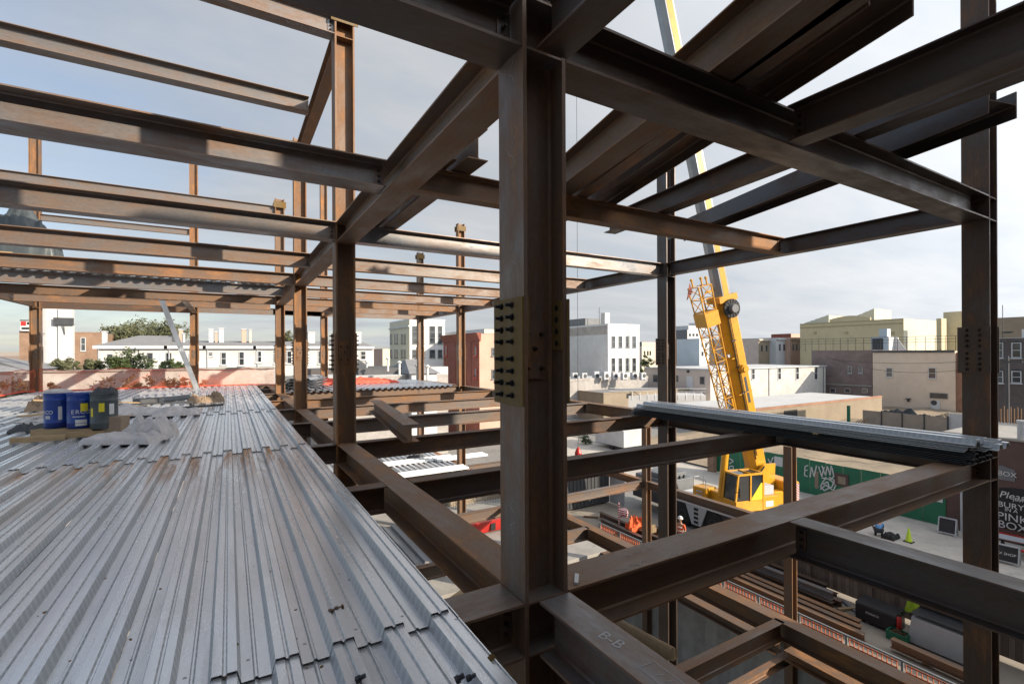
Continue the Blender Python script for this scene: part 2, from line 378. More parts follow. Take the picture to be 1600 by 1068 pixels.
def lump(name, mat, label, cat, loc, dims, seed, n=14, m=9, rough=.3, rz=0.):
    """irregular crumpled heap, flat underneath"""
    n *= 3; m *= 3; vs = []; fs = []; off = Vector((seed*3.7, seed*1.3, 0))
    for j in range(m+1):
        for i in range(n+1):
            x = -1+2*i/n; y = -1+2*j/m; th = math.atan2(y, x)
            e = max(0, 1-max(abs(x), abs(y))**3)
            p = Vector((x, y, 0))+off
            a = mnoise.noise(p*1.3); b_ = abs(mnoise.noise(p*2.6)); c = abs(mnoise.noise(p*6.5)); d = mnoise.noise(p*13)
            fold = 0 if mat != 'paper' else .35*abs(math.sin(x*4+3*a+y*2))
            z = e**.45*(.5+rough*(1.1*a+1.2*b_+.8*c*(mat != 'paper'))+fold*rough*1.6+.10*d*rough*2*(mat != 'paper'))
            k = 1+.16*mnoise.noise(Vector((math.cos(th), math.sin(th), 0))*1.6+off)+.05*mnoise.noise(p*7)
            vs.append((x*dims[0]/2*k, y*dims[1]/2*k, max(0, z)*dims[2]))
    for j in range(m):
        for i in range(n): fs.append((j*(n+1)+i, j*(n+1)+i+1, (j+1)*(n+1)+i+1, (j+1)*(n+1)+i))
    o_ = len(vs); vs2 = [(x, y, -.004) for x, y, z in vs]
    b = MB().add(vs+vs2, fs+[tuple(reversed([i+o_ for i in f])) for f in fs])
    o = b.build(name, mat, normals=False, smooth=mat in ('paper','drumgrey','black')); o.location = loc; o.rotation_euler.z = rz
    return tag(o, label, cat)
SUN_E, SKY_S, EXPO = 4.5, .115, 0.55
# ================================================================== STEEL FRAME
XM, XR, XE = 2.02, 11.17, 17.4                      # column lines
ROW = [3.14, 6.65, 10.12, 13.6, 17.22, 20.7, 24.48, 27.6, 31.02]
L1, L2, L3, L4 = -6.2, -1.8, 2.6, 6.7               # top of steel
GZ = -10.4
ORD = ['first', 'second', 'third', 'fourth', 'fifth', 'sixth', 'seventh', 'eighth', 'ninth', 'tenth', 'eleventh', 'twelfth', 'thirteenth']
def iprof(d, bw, tf=.018, tw=.012, r=.014):
    h, w = bw/2, tw/2
    return [(-h,-d),(h,-d),(h,-d+tf),(w+r,-d+tf),(w,-d+tf+r),(w,-tf-r),(w+r,-tf),(h,-tf),(h,0),(-h,0),(-h,-tf),(-w-r,-tf),(-w,-tf-r),(-w,-d+tf+r),(-w-r,-d+tf),(-h,-d+tf)]
def bolt_mesh():
    b = MB(); b.tube((0,0,0), (.022,0,0), .021, n=6); b.tube((.022,0,0), (.062,0,0), .0125, n=8); b.tube((-.004,0,0), (0,0,0), .028, n=10)
    o = b.build('bolt', 'bolt'); me = o.data; bpy.data.objects.remove(o); return me
BOLT = bolt_mesh()
BOLT_R = BOLT.copy(); BOLT_R.materials.clear(); BOLT_R.materials.append(M['bolt_rusty'])
def bolt(parent, loc, axis=(-1,0,0), s=1., rusty=False):
    o = bpy.data.objects.new('bolt', BOLT_R if rusty else BOLT); COL.objects.link(o); o.parent = parent
    o.matrix_local = Matrix.Translation(loc) @ Vector((1,0,0)).rotation_difference(Vector(axis)).to_matrix().to_4x4() @ Matrix.Scale(s, 4)
    return o
def beam(p0, p1, ztop, label, d=.36, bw=.25, mat='steel', name='steel_beam', group=None, lying=False, tf=.016, tw=.011, ends=False):
    a = Vector((p0[0], p0[1], ztop)); b = Vector((p1[0], p1[1], ztop)); L = (b-a).length
    m = MB().extr(iprof(d, bw, tf, tw), 0, L, 'x')
    if lying: m.v = [(x, z+d/2, y+bw/2) for x, y, z in m.v]
    o = m.build(name, mat); o.location = a; o.rotation_euler = (0, 0, math.atan2(b.y-a.y, b.x-a.x))
    tag(o, label, 'beam', group)
    if ends:                                         # bolted shear tabs at both ends
        for x, s in ((0, 1), (L, -1)):
            t = MB().box(min(x, x+s*.11), max(x, x+s*.11), -tw/2-.013, -tw/2-.001, -d*.80, -d*.2).build('shear_tab', mat, o)
            for k in range(3): bolt(t, (x+s*.06, -tw/2-.013, -d*(.3+.2*k)), (0,-1,0), .75, True)
    return o
def column(x, y, z0, z1, label, mat='steel', bf=.36, dd=.38, splice=True, detail=1, levels=(L2, L3), group='steel columns of the frame', bolts=8):
    h, w, tf, tw, r = bf/2, dd/2, .032, .022, .018
    # flanges stand in the y-z plane, the web runs along x
    prof = [(-w,-h),(-w+tf,-h),(-w+tf,-tw/2-r),(-w+tf+r,-tw/2),(w-tf-r,-tw/2),(w-tf,-tw/2-r),(w-tf,-h),(w,-h),(w,h),(w-tf,h),(w-tf,tw/2+r),(w-tf-r,tw/2),(-w+tf+r,tw/2),(-w+tf,tw/2+r),(-w+tf,h),(-w,h)]
    # local x runs up so that the rust streaks follow the member
    b = MB().extr([(p[1], -p[0]) for p in prof], 0, z1-z0, 'x')
    o = b.build('steel_column', mat); o.matrix_world = Matrix(((0,0,-1,x),(0,1,0,y),(1,0,0,z0),(0,0,0,1)))
    tag(o, label, 'column', group)
    T = lambda X, Y, Z: (Z-z0, Y, -X)                # column-frame point -> local
    def lbox(x0, x1, y0, y1, za, zb): return MB().box(za-z0, zb-z0, y0, y1, -x1, -x0)
    for zt in levels:
        if z0 < zt < z1:
            for q in (zt-.008, zt-.385):
                for s in (-1, 1):
                    lbox(-w+tf, w-tf, min(s*tw/2, s*h*.985), max(s*tw/2, s*h*.985), q-.016, q).build('stiffener_plate', mat, o)
    if splice:
        for s in (-1, 1):
            a, c = sorted((s*w, s*(w+.022)))
            pl = lbox(a, c, -h-.012, h+.055 if s < 0 else h+.012, -.385, .405).build('splice_plate', 'plate' if detail > 1 else mat, o, .002)
            if detail:
                n = bolts
                for k in range(n):
                    zz = (.352-.09*k) if k < n//2 else (-.045-.09*(k-n//2))
                    for yy in (-.05, .11) if n == 8 else (-.07, .07):
                        bolt(pl, T(s*(w+.022), yy, zz), (0,0,1) if s < 0 else (0,0,-1), rnd.uniform(.92,1.08), detail < 2)
            if detail > 1:
                e, g = sorted((s*(w-tf), s*(w-tf-.018)))
                fp = lbox(e, g, -h+.004, -.06, .02, .395).build('filler_plate', 'plate', o)
                for k in range(4): bolt(fp, T(s*(w-tf-.018), -.12, .34-.09*k), (0,0,-1) if s > 0 else (0,0,1), .8)
        wp = lbox(-w*.62, w*.45, -tw/2-.017, -tw/2-.001, -.2, .24).build('web_plate', mat, o)
        for k, (bx, bz) in enumerate([(-.07,-.12),(.06,-.12),(-.07,.14),(.06,.14),(.0,.03)]): bolt(wp, T(bx, -tw/2-.017, bz), (0,-1,0), .7, True)
    return o
c_near = column(XM, 3.14, -15, 7.6, 'big rusty steel column in the middle with sixteen large bolts on a splice plate', 'steel', detail=2, levels=(L1, L2, L3))
column(XM, 10.2, -15, 7.0, 'second steel column along the open deck edge, orange in its upper half', 'steel_brown', levels=(L2, L3, L4))
column(XM, 17.22, -15, 7.0, 'steel column at the deck edge, third one back, behind the tall orange-topped column', 'steel_brown', levels=(L2, L3))
column(XM, 24.48, -15, 7.05, 'fourth steel column along the deck edge, at the end of the orange net', 'steel_brown', levels=(L2, L3))
column(XR+.01, 3.14, -15, 7.6, 'dark steel column at the right of the picture beside the stacked deck sheets', 'steel_dark', levels=(L1, L2, L3))
column(XR, 10.05, -15, 7.0, 'dark steel column right of centre, left of the yellow crane boom', 'steel_dark', levels=(L1, L2, L3))
column(XR, 17.22, -15, 7.0, 'steel column in the right row hidden behind the big middle column', 'steel', detail=0)
column(XR-.13, 24.48, -15, 7.1, 'orange sunlit column in front of the red brick building with small tabs on its top', 'steel_brown', detail=0, levels=(L1, L2, L3))
column(XR-.13, 31.02, -15, 6.7, 'orange sunlit column in front of the cream building with big windows', 'steel_brown', detail=0, levels=(L2, L3))
column(4.97, 31.02, -15, 10.6, 'orange column in the back row just left of the second deck-edge column', 'steel_brown', detail=0)
column(-1.6, 31.02, -15, 10.6, 'orange column rising from the orange net beside the leaning metal strip', 'steel_brown', detail=0)
column(-7.85, 31.02, -15, 10.6, 'dark column at the far left in front of the cream tower', 'steel_brown', detail=0)
for yy, wh in ((3.14, 'off beyond the right column'), (10.0, 'in front of the green hoarding, under the stacked deck sheets'), (16.95, 'just left of the dark column right of centre'), (23.9, 'behind the middle column')):
    column(XE, yy, -15, -3.4, 'short column of the low side bay '+wh+', lit orange down one side', 'steel_brown', splice=False, levels=(L1,), bf=.3, dd=.32)
for o in [o for o in COL.objects if o.name.startswith('steel_column')]:           # connection tabs at column tops
    lx = max(v.co.x for v in o.data.vertices)
    if 6 < o.location.z+lx < 7.3:
        for s in (-1, 1): MB().box(lx-.42, lx-.14, s*.19-.006, s*.19+.006, -.26, .26).build('top_tab', 'plate', o)
def where(i): return ['level with the middle column', 'half a bay behind the middle column', 'level with the second deck-edge column', 'half a bay behind the second deck-edge column', 'level with the third deck-edge column', 'half a bay behind the third deck-edge column', 'level with the fourth deck-edge column', 'just in front of the back row', 'in the back row'][i]
gx0, gx1 = XM+.185, XR-.19
mats = ['steel', 'steel_blue', 'steel_brown', 'steel_dark']
# ---- deck level (L2)
GB = 'floor beams at deck level'
beam((XM+.2, ROW[0]), (XR-.19, ROW[0]), L2, 'wide brown beam running from the foot of the middle column to the right column', .38, .36, 'steel_brown', group=GB, tf=.02, ends=True)
beam((-8, ROW[0]), (XM-.2, ROW[0]), L2, 'wide rusty beam stub reaching from the deck edge to the middle column', .40, .36, 'steel', group=GB, tf=.02, ends=True)
for i in range(1, 9):
    beam((gx0, ROW[i]), (gx1, ROW[i]), L2, 'crossing beam at deck level to the right of the deck edge, '+where(i), .36, .25, ['steel_dark','steel_dark','steel_dark','steel','steel','steel_brown','steel_brown','steel','steel'][i], group=GB, ends=i < 4)
    beam((-8, ROW[i]), (XM-.185, ROW[i]), L2, 'crossing beam under the metal deck, '+where(i), .36, .25, 'steel_dark' if i < 4 else 'steel', group=GB)
for a, b, lab in ((3.33, 10.01, 'wide brown girder running along the deck edge from the middle column to the second one'), (10.39, 17.03, 'girder along the deck edge between the second and third columns'), (17.41, 24.29, 'girder along the deck edge between the third and fourth columns'), (24.67, 30.9, 'girder along the deck edge from the fourth column to the back row')):
    beam((XM, a), (XM, b), L2, lab, .40, .34, 'steel_brown', group=GB, tf=.02)
beam((XM+.05, 2.93), (XM+.05, -3), L2, 'dark blue-grey beam with chalk marks running from the middle column towards the viewer', .40, .27, 'steel_blue', group=GB, tf=.02)
bb = bpy.context.scene.objects[-1] if False else COL.objects[-1]
beam((5.25, 2.95), (5.25, -3), L2, 'grey-topped beam running from the wide brown beam towards the lower right corner', .38, .27, 'steel_dark', group=GB, ends=True)
for a, b, lab in ((3.33, 9.86, 'girder under the stacked deck sheets along the right row of columns'), (10.24, 17.03, 'girder in the right row behind the dark column right of centre'), (17.41, 24.29, 'girder in the right row beside the red brick building'), (24.67, 30.9, 'farthest girder of the right row at deck level')):
    beam((XR-.02, a), (XR-.02, b), L2, lab, .36, .30, 'steel_dark' if a < 10 else 'steel_brown', group=GB)
beam((4.97-.15, 30.9), (-1.5, 30.95), L2, 'back row beam under the orange net at deck level', .3, .2, 'steel', group=GB)
# chalk on the near beam
t = bb
mk = text_part('B-B', .125, 'chalk', t, Matrix.Translation((.62, -.01, .0015)) @ Matrix.Rotation(R(8), 4, 'Z'), 'chalk_mark', .0004)
text_part('→', .001, 'chalk', t, Matrix.Translation((.9, 0, .0015)), 'chalk_mark', .0002) if False else None
q = MB()
for p_, q_ in (((.90,-.055), (1.20,-.06)), ((1.20,-.06), (1.21,.055)), ((1.21,.055), (.91,.06)), ((.91,.06), (.90,-.055)), ((1.0,-.02), (1.02,.02)), ((1.06,-.02), (1.08,.02)), ((1.12,-.02), (1.14,.02))):
    q.bar((*p_, .0012), (*q_, .0012), .004, .0012)
q.build('chalk_mark', 'chalk', t)
# chalk scribbles and paint marks on the near steel
def scribble(par, pts, w=.004, mat='chalk'):
    m = MB(); inv = par.matrix_world.inverted() if par.matrix_world != Matrix() else (Matrix.Translation(par.location) @ par.rotation_euler.to_matrix().to_4x4()).inverted()
    P_ = [inv @ Vector(p) for p in pts]
    for a, b in zip(P_[:-1], P_[1:]): m.tube(a, b, w*.5, n=4)
    m.build('chalk_mark', mat, par)
cm0 = Matrix(((0,0,-1,XM),(0,1,0,3.14),(1,0,0,-15),(0,0,0,1))); c_near.matrix_world = cm0
fx_ = XM-.1905
for zz, ph in ((-1.35, 0), (1.35, 2), (2.0, 4), (.55, 1)):
    scribble(c_near, [(fx_, 3.12+.05*math.sin(k*1.9+ph), zz+.05*k) for k in range(6)])
rbm = [o for o in COL.objects if o.get('label', '').startswith('wide brown beam running from the foot')][0]
for x0, y_ in ((2.75, 3.02), (3.3, 3.0), (3.0, 3.2)):
    scribble(rbm, [(x0+.05*k, y_+.025*math.sin(k*2.1+x0*5), L2+.001) for k in range(8)])
scribble(rbm, [(2.32, 3.0, L2+.001), (2.42, 3.12, L2+.001)], .045, 'white')
# ---- overhead level (L3)
GO = 'overhead beams one storey above the deck'
beam((XM+.2, ROW[0]), (XR-.19, ROW[0]), L3, 'big overhead beam running from the middle column down to the right column', .40, .36, 'steel_dark', group=GO, tf=.022, ends=True)
beam((-8, ROW[0]), (XM-.2, ROW[0]), L3, 'big dark overhead beam crossing the top edge left of the middle column', .40, .36, 'steel_dark', group=GO, tf=.022, ends=True)
for i in range(1, 9):
    beam((gx0, ROW[i]-(.13 if i == 1 else 0)), (gx1, ROW[i]-(.13 if i == 1 else 0)), L3, 'overhead crossing beam to the right of the long receding girder, '+where(i), .36, .22 if i == 1 else .25, ['','steel_brown','steel_blue','steel','steel','steel','steel_brown','steel','steel'][i], group=GO, ends=i < 4)
    if i < 8: beam((-7.65, ROW[i]), (XM-.185, ROW[i]), L3, 'overhead crossing beam to the left of the long receding girder, '+where(i), .36, .38 if i == 1 else .30, ['','steel_blue','steel','steel','steel','steel_blue','steel_brown','steel','steel'][i], group=GO, ends=i < 4)
beam((-7.67, ROW[8]), (-1.8, ROW[8]), L3, 'dark overhead beam in the back row between the far left column and the next', .40, .22, 'steel_dark', group=GO)
beam((-1.4, ROW[8]), (4.8, ROW[8]), L3, 'pale overhead beam in the back row above the white houses', .36, .22, 'steel', group=GO)
for a, b, lab in ((3.33, 10.01, 'long brown overhead girder rising from the second column to the middle column'), (10.39, 17.03, 'overhead girder between the second and third deck-edge columns'), (17.41, 24.29, 'overhead girder between the third and fourth deck-edge columns')):
    beam((XM, a), (XM, b), L3, lab, .40, .36, 'steel_brown', group=GO, tf=.02)
beam((XM+.05, 2.93), (XM+.05, -3), L3, 'dark overhead beam with a chalk box running from the middle column over the viewer', .40, .27, 'steel_dark', group=GO, tf=.02)
beam((5.25, 2.95), (5.25, -3), L3, 'dark overhead beam running from the big right overhead beam to the top right corner', .38, .27, 'steel_dark', group=GO, ends=True)
for a, b, lab in ((3.33, 9.86, 'overhead girder between the dark right of centre column and the right column'), (10.24, 17.03, 'overhead girder in the right row seen left of the dark right of centre column'), (17.41, 24.29, 'overhead girder in the right row left of the middle column, over the red brick building'), (24.67, 30.9, 'farthest overhead girder of the right row over the cream building')):
    beam((XR-.02, a), (XR-.02, b), L3, lab, .36, .28, 'steel_dark' if a < 17 else 'steel', group=GO)
beam((4.97, 24.65), (4.97, 30.85), L3, 'short overhead girder ending at the back row column behind the second column', .36, .25, 'steel_brown', group=GO)
beam((-1.6, 24.65), (-1.6, 30.85), L3, 'short pale overhead girder ending at the column by the leaning strip', .36, .25, 'steel', group=GO)
beam((-7.85, 14), (-7.85, 30.85), L3, 'dark overhead girder at the far left running to the far left column', .36, .22, 'steel_dark', group=GO)
# ---- top level (L4)
GT = 'beams of the topmost level'
beam((-8, ROW[2]), (XM-.2, ROW[2]), L4, 'topmost beam with a chalked number ending at the second column by the top edge', .40, .27, 'steel_blue', group=GT, ends=True)
tb = [o for o in COL.objects if o.name.startswith('steel_beam') and o.get('label', '').startswith('topmost beam with a chalk')][0]
text_part('8S2560A', .15, 'chalk', tb, frame((9.22, -.05, -.4015), (-1,0,0), (0,1,0)), 'chalk_mark', .0004)
beam((-8, ROW[3]+.1), (XM-.19, ROW[3]+.1), L4, 'topmost beam crossing the upper left sky with a pale sunlit web', .38, .32, 'steel', group=GT)
beam((-8, ROW[4]), (XM-.19, ROW[4]), L4, 'topmost beam showing only as a thin brown strip above the sunlit grey beam', .36, .22, 'steel_brown', group=GT)
beam((-8, ROW[6]), (XM-.19, ROW[6]), L4, 'pale pinkish topmost beam ending at the fourth deck-edge column', .40, .22, 'steel', group=GT, ends=True)
beam((-7.67, ROW[8]), (-1.8, ROW[8]), L4-.05, 'thin topmost beam in the back row at the far left', .30, .2, 'steel', group=GT)
beam((XM, 10.39), (XM, 17.03), L4, 'topmost girder receding from the second column to the third', .36, .27, 'steel_brown', group=GT)
# ---- first level below (L1) and ground floor
GL = 'beams one storey below the deck'
for i in range(1, 9):
    beam((gx0, ROW[i]-.1), (gx1, ROW[i]-.1), L1, 'crossing beam one storey below the deck, '+where(i), .40, .22, ['','steel_brown','steel','steel','steel','steel_brown','steel','steel','steel'][i], group=GL)
for a, b, lab in ((-3, 2.95, 'lower girder in the right row running to the bottom right corner'), (3.33, 9.86, 'lower girder in the right row with an orange edge above the cellar'), (10.24, 17.03, 'lower orange-topped girder left of the dark right of centre column'), (17.41, 24.29, 'lower girder in the right row farther back'), (24.67, 30.9, 'farthest lower girder of the right row')):
    beam((XR-.1, a), (XR-.1, b), L1, lab, .42, .36, 'steel_brown', group=GL)
for i in (2, 4, 6):
    beam((XR+.2, ROW[i]-.15), (XE-.17, ROW[i]-.15), L1, 'beam of the low side bay, '+where(i)+', joining a short column', .36, .22, 'steel', group=GL)
for a, b, lab in ((3.3, 9.84, 'outer girder of the low side bay nearest the right column'), (10.16, 16.79, 'outer girder of the low side bay in front of the crane wheels'), (17.1, 23.7, 'outer girder of the low side bay farther back, left of the short column')):
    beam((XE, a), (XE, b), L1, lab, .34, .26, 'steel_brown', group=GL)
for a, b, lab in ((-2, 9.84, 'ground floor girder with an orange top at the cellar edge, nearest part'), (10.16, 16.79, 'ground floor girder with an orange top at the cellar edge, middle part'), (17.1, 23.7, 'ground floor girder with an orange top at the cellar edge, far part')):
    beam((XE-.45, a), (XE-.45, b), -10.42, lab, .36, .5, 'steel_brown', group='ground floor beams')
beam((XR+.2, 9.95), (XE-.2, 9.95), -10.75, 'ground floor beam in the sun meeting the short column in front of the hoarding', .30, .22, 'steel', group='ground floor beams')
beam((XR+.2, 16.9), (XE-.2, 16.9), -10.75, 'ground floor beam farther back meeting the short column by the crane', .30, .22, 'steel', group='ground floor beams')
# ---- loose beams lying on the frame
GS = 'loose beams stacked on the overhead frame'
zb = L3+.022
def loose(p0, p1, d, bw, label, mat, lying=False):
    return beam(p0, p1, zb+(0 if lying else d), label, d, bw, mat, group=GS, lying=lying, name='loose_beam')
loose((2.93, 5.9), (2.93, 11.5), .45, .30, 'loose upright beam beside the long overhead girder, its end left of the middle column', 'steel_brown')
loose((2.55, 6.05), (2.55, 11.5), .30, .28, 'loose low beam tucked between the long overhead girder and the upright loose beam', 'steel_dark')
loose((3.74, 1.25), (4.95, 7.4), .46, .36, 'loose upright beam with an orange-brown underside and bolt holes, leftmost of the upper right stack', 'steel_brown')
loose((4.0, 1.6), (5.36, 7.3), .34, .22, 'loose narrow beam in the middle of the upper right stack', 'steel')
loose((4.42, 1.74), (6.05, 7.75), .46, .30, 'loose dark beam on its side, its open end at the top edge of the picture', 'steel_dark', True)
loose((6.48, .9), (7.28, 8.15), .36, .30, 'loose dark upright beam resting under the top right corner beam', 'steel_dark')
loose((7.48, 1.9), (9.1, 7.9), .46, .30, 'loose dark beam on its side with an open end beside the right column', 'steel_dark', True)
lo = beam((3.17, 9.45), (3.93, 15.3), L2+.004+.36, 'loose grey beam lying skew across the deck-level beams in the open bay', .36, .33, 'steel', name='loose_beam', group='loose beam on the open bay')
# ---- metal decks, and an unseen brick block added to shade the near frame
def slab_deck(x0, x1, y0, y1, z, name, label, mat='deck_dull'):
    b = MB(); n = int((x1-x0)/.305); pr_ = []
    for k in range(n):
        x = x0+k*.305; pr_ += [(x, z), (x+.12, z), (x+.155, z+.075), (x+.27, z+.075)]
    b.extr(pr_, y0, y1, 'y', closed=False)
    return tag(b.build(name, mat, normals=False), label, 'metal deck')
tag(MB().box(-14, 18.5, -22, -3.75, -15, 7.45).build('shade_block', 'shadebrick'), 'unseen brick block added behind the viewpoint to shade the near frame', 'building')  # out of view, added to block sun and sky from the near steel
MB().box(8.9, 17.5, -4.9, -3.9, 7.45, 9.4).build('shade_block_top', 'shadebrick', COL.objects[-1])  # added step, shaped to keep sun off the second column's lower half
slab_deck(-8, .35, 20.3, 23.6, L3+.003, 'metal_deck', 'corrugated metal deck on the overhead level at the far left, its scalloped edge showing')
slab_deck(.45, 1.85, 20.3, 23.6, L3+.003, 'metal_deck', 'narrow corrugated deck strip on the overhead level beside the deck-edge columns')
slab_deck(2.3, 10.9, 23.9, 31, L1+.003, 'metal_deck', 'corrugated deck one storey below with bright white sheets on it', 'deck')
slab_deck(-8, 5.6, 13.6, 17.1, L1+.003, 'metal_deck', 'greenish corrugated deck one storey below, seen through the gap at the deck edge')
slab_deck(2.3, 10.7, 24.2, 30.9, L2+.003, 'metal_deck', 'sunlit corrugated deck at deck level under the orange net heap', 'deck')
# ================================================================== THE NEAR METAL DECK, one object per sheet
DX = 1.33
def sheet_mesh(L, wid=.915, lip=False, seed=0):
    rr = random.Random(seed); p = .305; top = []
    prof = []
    for k in range(3):
        x = k*p
        prof += [(x, 0), (x+.010, 0), (x+.058, .0), (x+.066, .012), (x+.076, .012), (x+.084, .0), (x+.146, 0), (x+.166, .074), (x+.213, .074), (x+.221, .061), (x+.231, .061), (x+.239, .074), (x+.285, .074)]
    prof.append((3*p-.003, .004))
    ny = 14; b = MB(); n = len(prof)
    wob = [[0.0 for _ in range(n)] for _ in range(ny+1)]
    vs = []
    for j in range(ny+1):
        y = L*j/ny
        for i, (x, z) in enumerate(prof): vs.append((x-3*p+.0, y, z+wob[j][i]))
    fs = [(j*n+i, j*n+i+1, (j+1)*n+i+1, (j+1)*n+i) for j in range(ny) for i in range(n-1)]
    t = .0016; o_ = len(vs)
    vs2 = [(x, y, z-t) for x, y, z in vs]
    fs2 = [tuple(i+o_ for i in reversed(f)) for f in fs]
    edge = [(i+1, i, i+o_, i+1+o_) for i in range(n-1)] + [((ny)*n+i, ny*n+i+1, ny*n+i+1+o_, ny*n+i+o_) for i in range(n-1)]
    side = [(j*n, (j+1)*n, (j+1)*n+o_, j*n+o_) for j in range(ny)]
    side += [((j+1)*n+n-1, j*n+n-1, j*n+n-1+o_, (j+1)*n+n-1+o_) for j in range(ny)]
    b.add(vs+vs2, fs+fs2+edge+side)
    return b
rowsY = [(-3.6, 3.16, 'nearest'), (3.0, 10.12, 'second'), (9.98, 16.95, 'third'), (16.8, 23.9, 'fourth'), (23.75, 30.85, 'farthest')]
protos = {}
for r, (y0, y1, rn) in enumerate(rowsY):
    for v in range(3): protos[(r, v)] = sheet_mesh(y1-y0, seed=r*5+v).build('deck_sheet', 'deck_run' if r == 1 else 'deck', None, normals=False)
for r, (y0, y1, rn) in enumerate(rowsY):
    nx = 5 if r == 0 else 10
    for k in range(nx):
        pr0 = protos[(r, k % 3)]
        o = pr0 if k < 3 else pr0.copy()
        if k >= 3: COL.objects.link(o)
        o.location = (DX-.06-k*.915+(.002 if r % 2 else 0), y0, L2+.026+.0006*(k % 2)); o.rotation_euler.x = -.019/(y1-y0)
        tag(o, 'galvanised corrugated deck sheet in the %s row, %s sheet in from the open deck edge' % (rn, ORD[k]), 'deck sheet', 'galvanised deck sheets')
for r, (y0, y1, rn) in enumerate(rowsY):
    zt = L2+.014+.004*(r % 2)
    b = MB().box(DX-.062, DX, y0, y1, zt, zt+.0018); b.box(DX-.0018, DX, y0, y1, zt-.03, zt)
    b.box(DX-.008, DX, y0, y1, zt+.0018, zt+.012)
    tag(b.build('edge_strip', 'deck'), 'bent metal edge strip closing the open deck edge, %s length' % rn, 'edge strip', 'deck edge strips')
# ================================================================== THINGS ON THE DECK
DZ = L2+.082
# wooden pallet under the drums
PC = pd(127, 671, 10.62); pal = empty('pallet', (PC.x, PC.y, DZ+.012), R(-27)); tag(pal, 'wooden pallet under the three drums', 'pallet')
for k in range(7): MB().box(-.62, .62, -.5+k*.155, -.39+k*.155, .12, .142).build('deck_board', 'timber', pal)
for y in (-.5, -.05, .42): MB().box(-.62, .62, y, y+.09, .0, .12).build('stringer', 'timber', pal)
tag(MB().box(-.4, .4, -.05, .05, 0, .1).build('timber_block', 'timber'), 'short timber block on the deck in front of the pallet', 'timber').location = tuple(pz(60, 690, DZ).xy)+(DZ+.012,)
tag(MB().box(-.35, .35, -.06, .06, 0, .11).build('timber_block', 'timber'), 'timber block left under the corner of the pallet', 'timber').location = tuple(pz(140, 682, DZ).xy)+(DZ+.012,)
def drum(x, y, mat, label, h=.74, r=.235, rz=0):
    o = empty('drum', (x, y, DZ+.16), rz); tag(o, label, 'drum', 'drums on the pallet')
    b = MB().lathe([(r*.95,0),(r,.01),(r,h*.14),(r+.008,h*.155),(r,h*.17),(r,h*.78),(r+.008,h*.795),(r,h*.81),(r+.002,h*.97),(r+.008,h*.985),(r+.008,h),(r-.01,h),(r-.012,h-.015)], 32)
    b.build('body', mat, o, smooth=True)
    return o, r, h
def dwrap(o, r, a0, a1, z0, z1, mat, name, label=None):
    b = MB(); n = 8; vs = []
    for z in (z0, z1):
        for k in range(n+1):
            t = a0+(a1-a0)*k/n; vs.append(((r+.004)*math.cos(t), (r+.004)*math.sin(t), z))
    b.add(vs, [(k, k+1, n+2+k, n+1+k) for k in range(n)])
    return b.build(name, mat, o, normals=False)
def dtext(o, r, ang, z, txt, size):
    for i, ch in enumerate(txt):
        a = ang+(i-(len(txt)-1)/2)*size*.68/r
        text_part(ch, size, 'white', o, frame(((r+.005)*math.cos(a), (r+.005)*math.sin(a), z), (-math.sin(a), math.cos(a), 0), (0,0,1)), 'lettering', .001)
VA = math.atan2(-PC.y, -PC.x)-.03                                  # direction towards the viewer
d1, r, h = drum(*pd(91, 668, 10.45).xy, 'blue', 'blue metal drum at the left end of the pallet')
dtext(d1, r, VA-.75, .34, 'RCO', .105); dwrap(d1, r, VA+.05, VA+.32, .18, .46, 'white', 'paper_label')
dwrap(d1, r, VA-.9, VA-.5, .2, .27, 'lightgrey', 'print_block')
d2, r, h = drum(*pd(127, 668, 10.40).xy, 'blue', 'blue metal drum with a yellow label in the middle of the pallet')
dtext(d2, r, VA-.05, .35, 'ERCO', .12); dwrap(d2, r+.003, VA-.02, VA+.5, .36, .53, 'yellow2', 'yellow_label')
dwrap(d2, r, VA-.38, VA+.42, .06, .19, 'white', 'paper_label'); dwrap(d2, r, VA-.6, VA+.3, .24, .265, 'lightgrey', 'print_block')
d3, r, h = drum(*pd(163, 668, 10.35).xy, 'drumgrey', 'charcoal drum with yellow and white labels at the right end of the pallet')
dwrap(d3, r, VA-.38, VA+.02, .36, .54, 'yellow2', 'yellow_label'); dwrap(d3, r, VA+.35, VA+.75, .30, .52, 'white', 'paper_label')
dwrap(d3, r, VA-1.1, VA-.85, .26, .44, 'yellow2', 'yellow_label')
lump('scrap_heap', 'darkgrey', 'dark scraps heaped on the lid of the charcoal drum', 'scrap', tuple(pd(163, 668, 10.35).xy)+(DZ+.16+h-.01,), (.40, .40, .12), 19, rough=.7)
b = MB().lathe([(.21,0),(.24,.01),(.235,.05),(.10,.09),(.0,.1)], 14); o = tag(b.build('plastic_sheet', 'paper'), 'crumpled clear plastic on the lid of the left blue drum', 'plastic sheet'); o.location = tuple(pd(91, 668, 10.45).xy)+(DZ+.16+h-.005,)
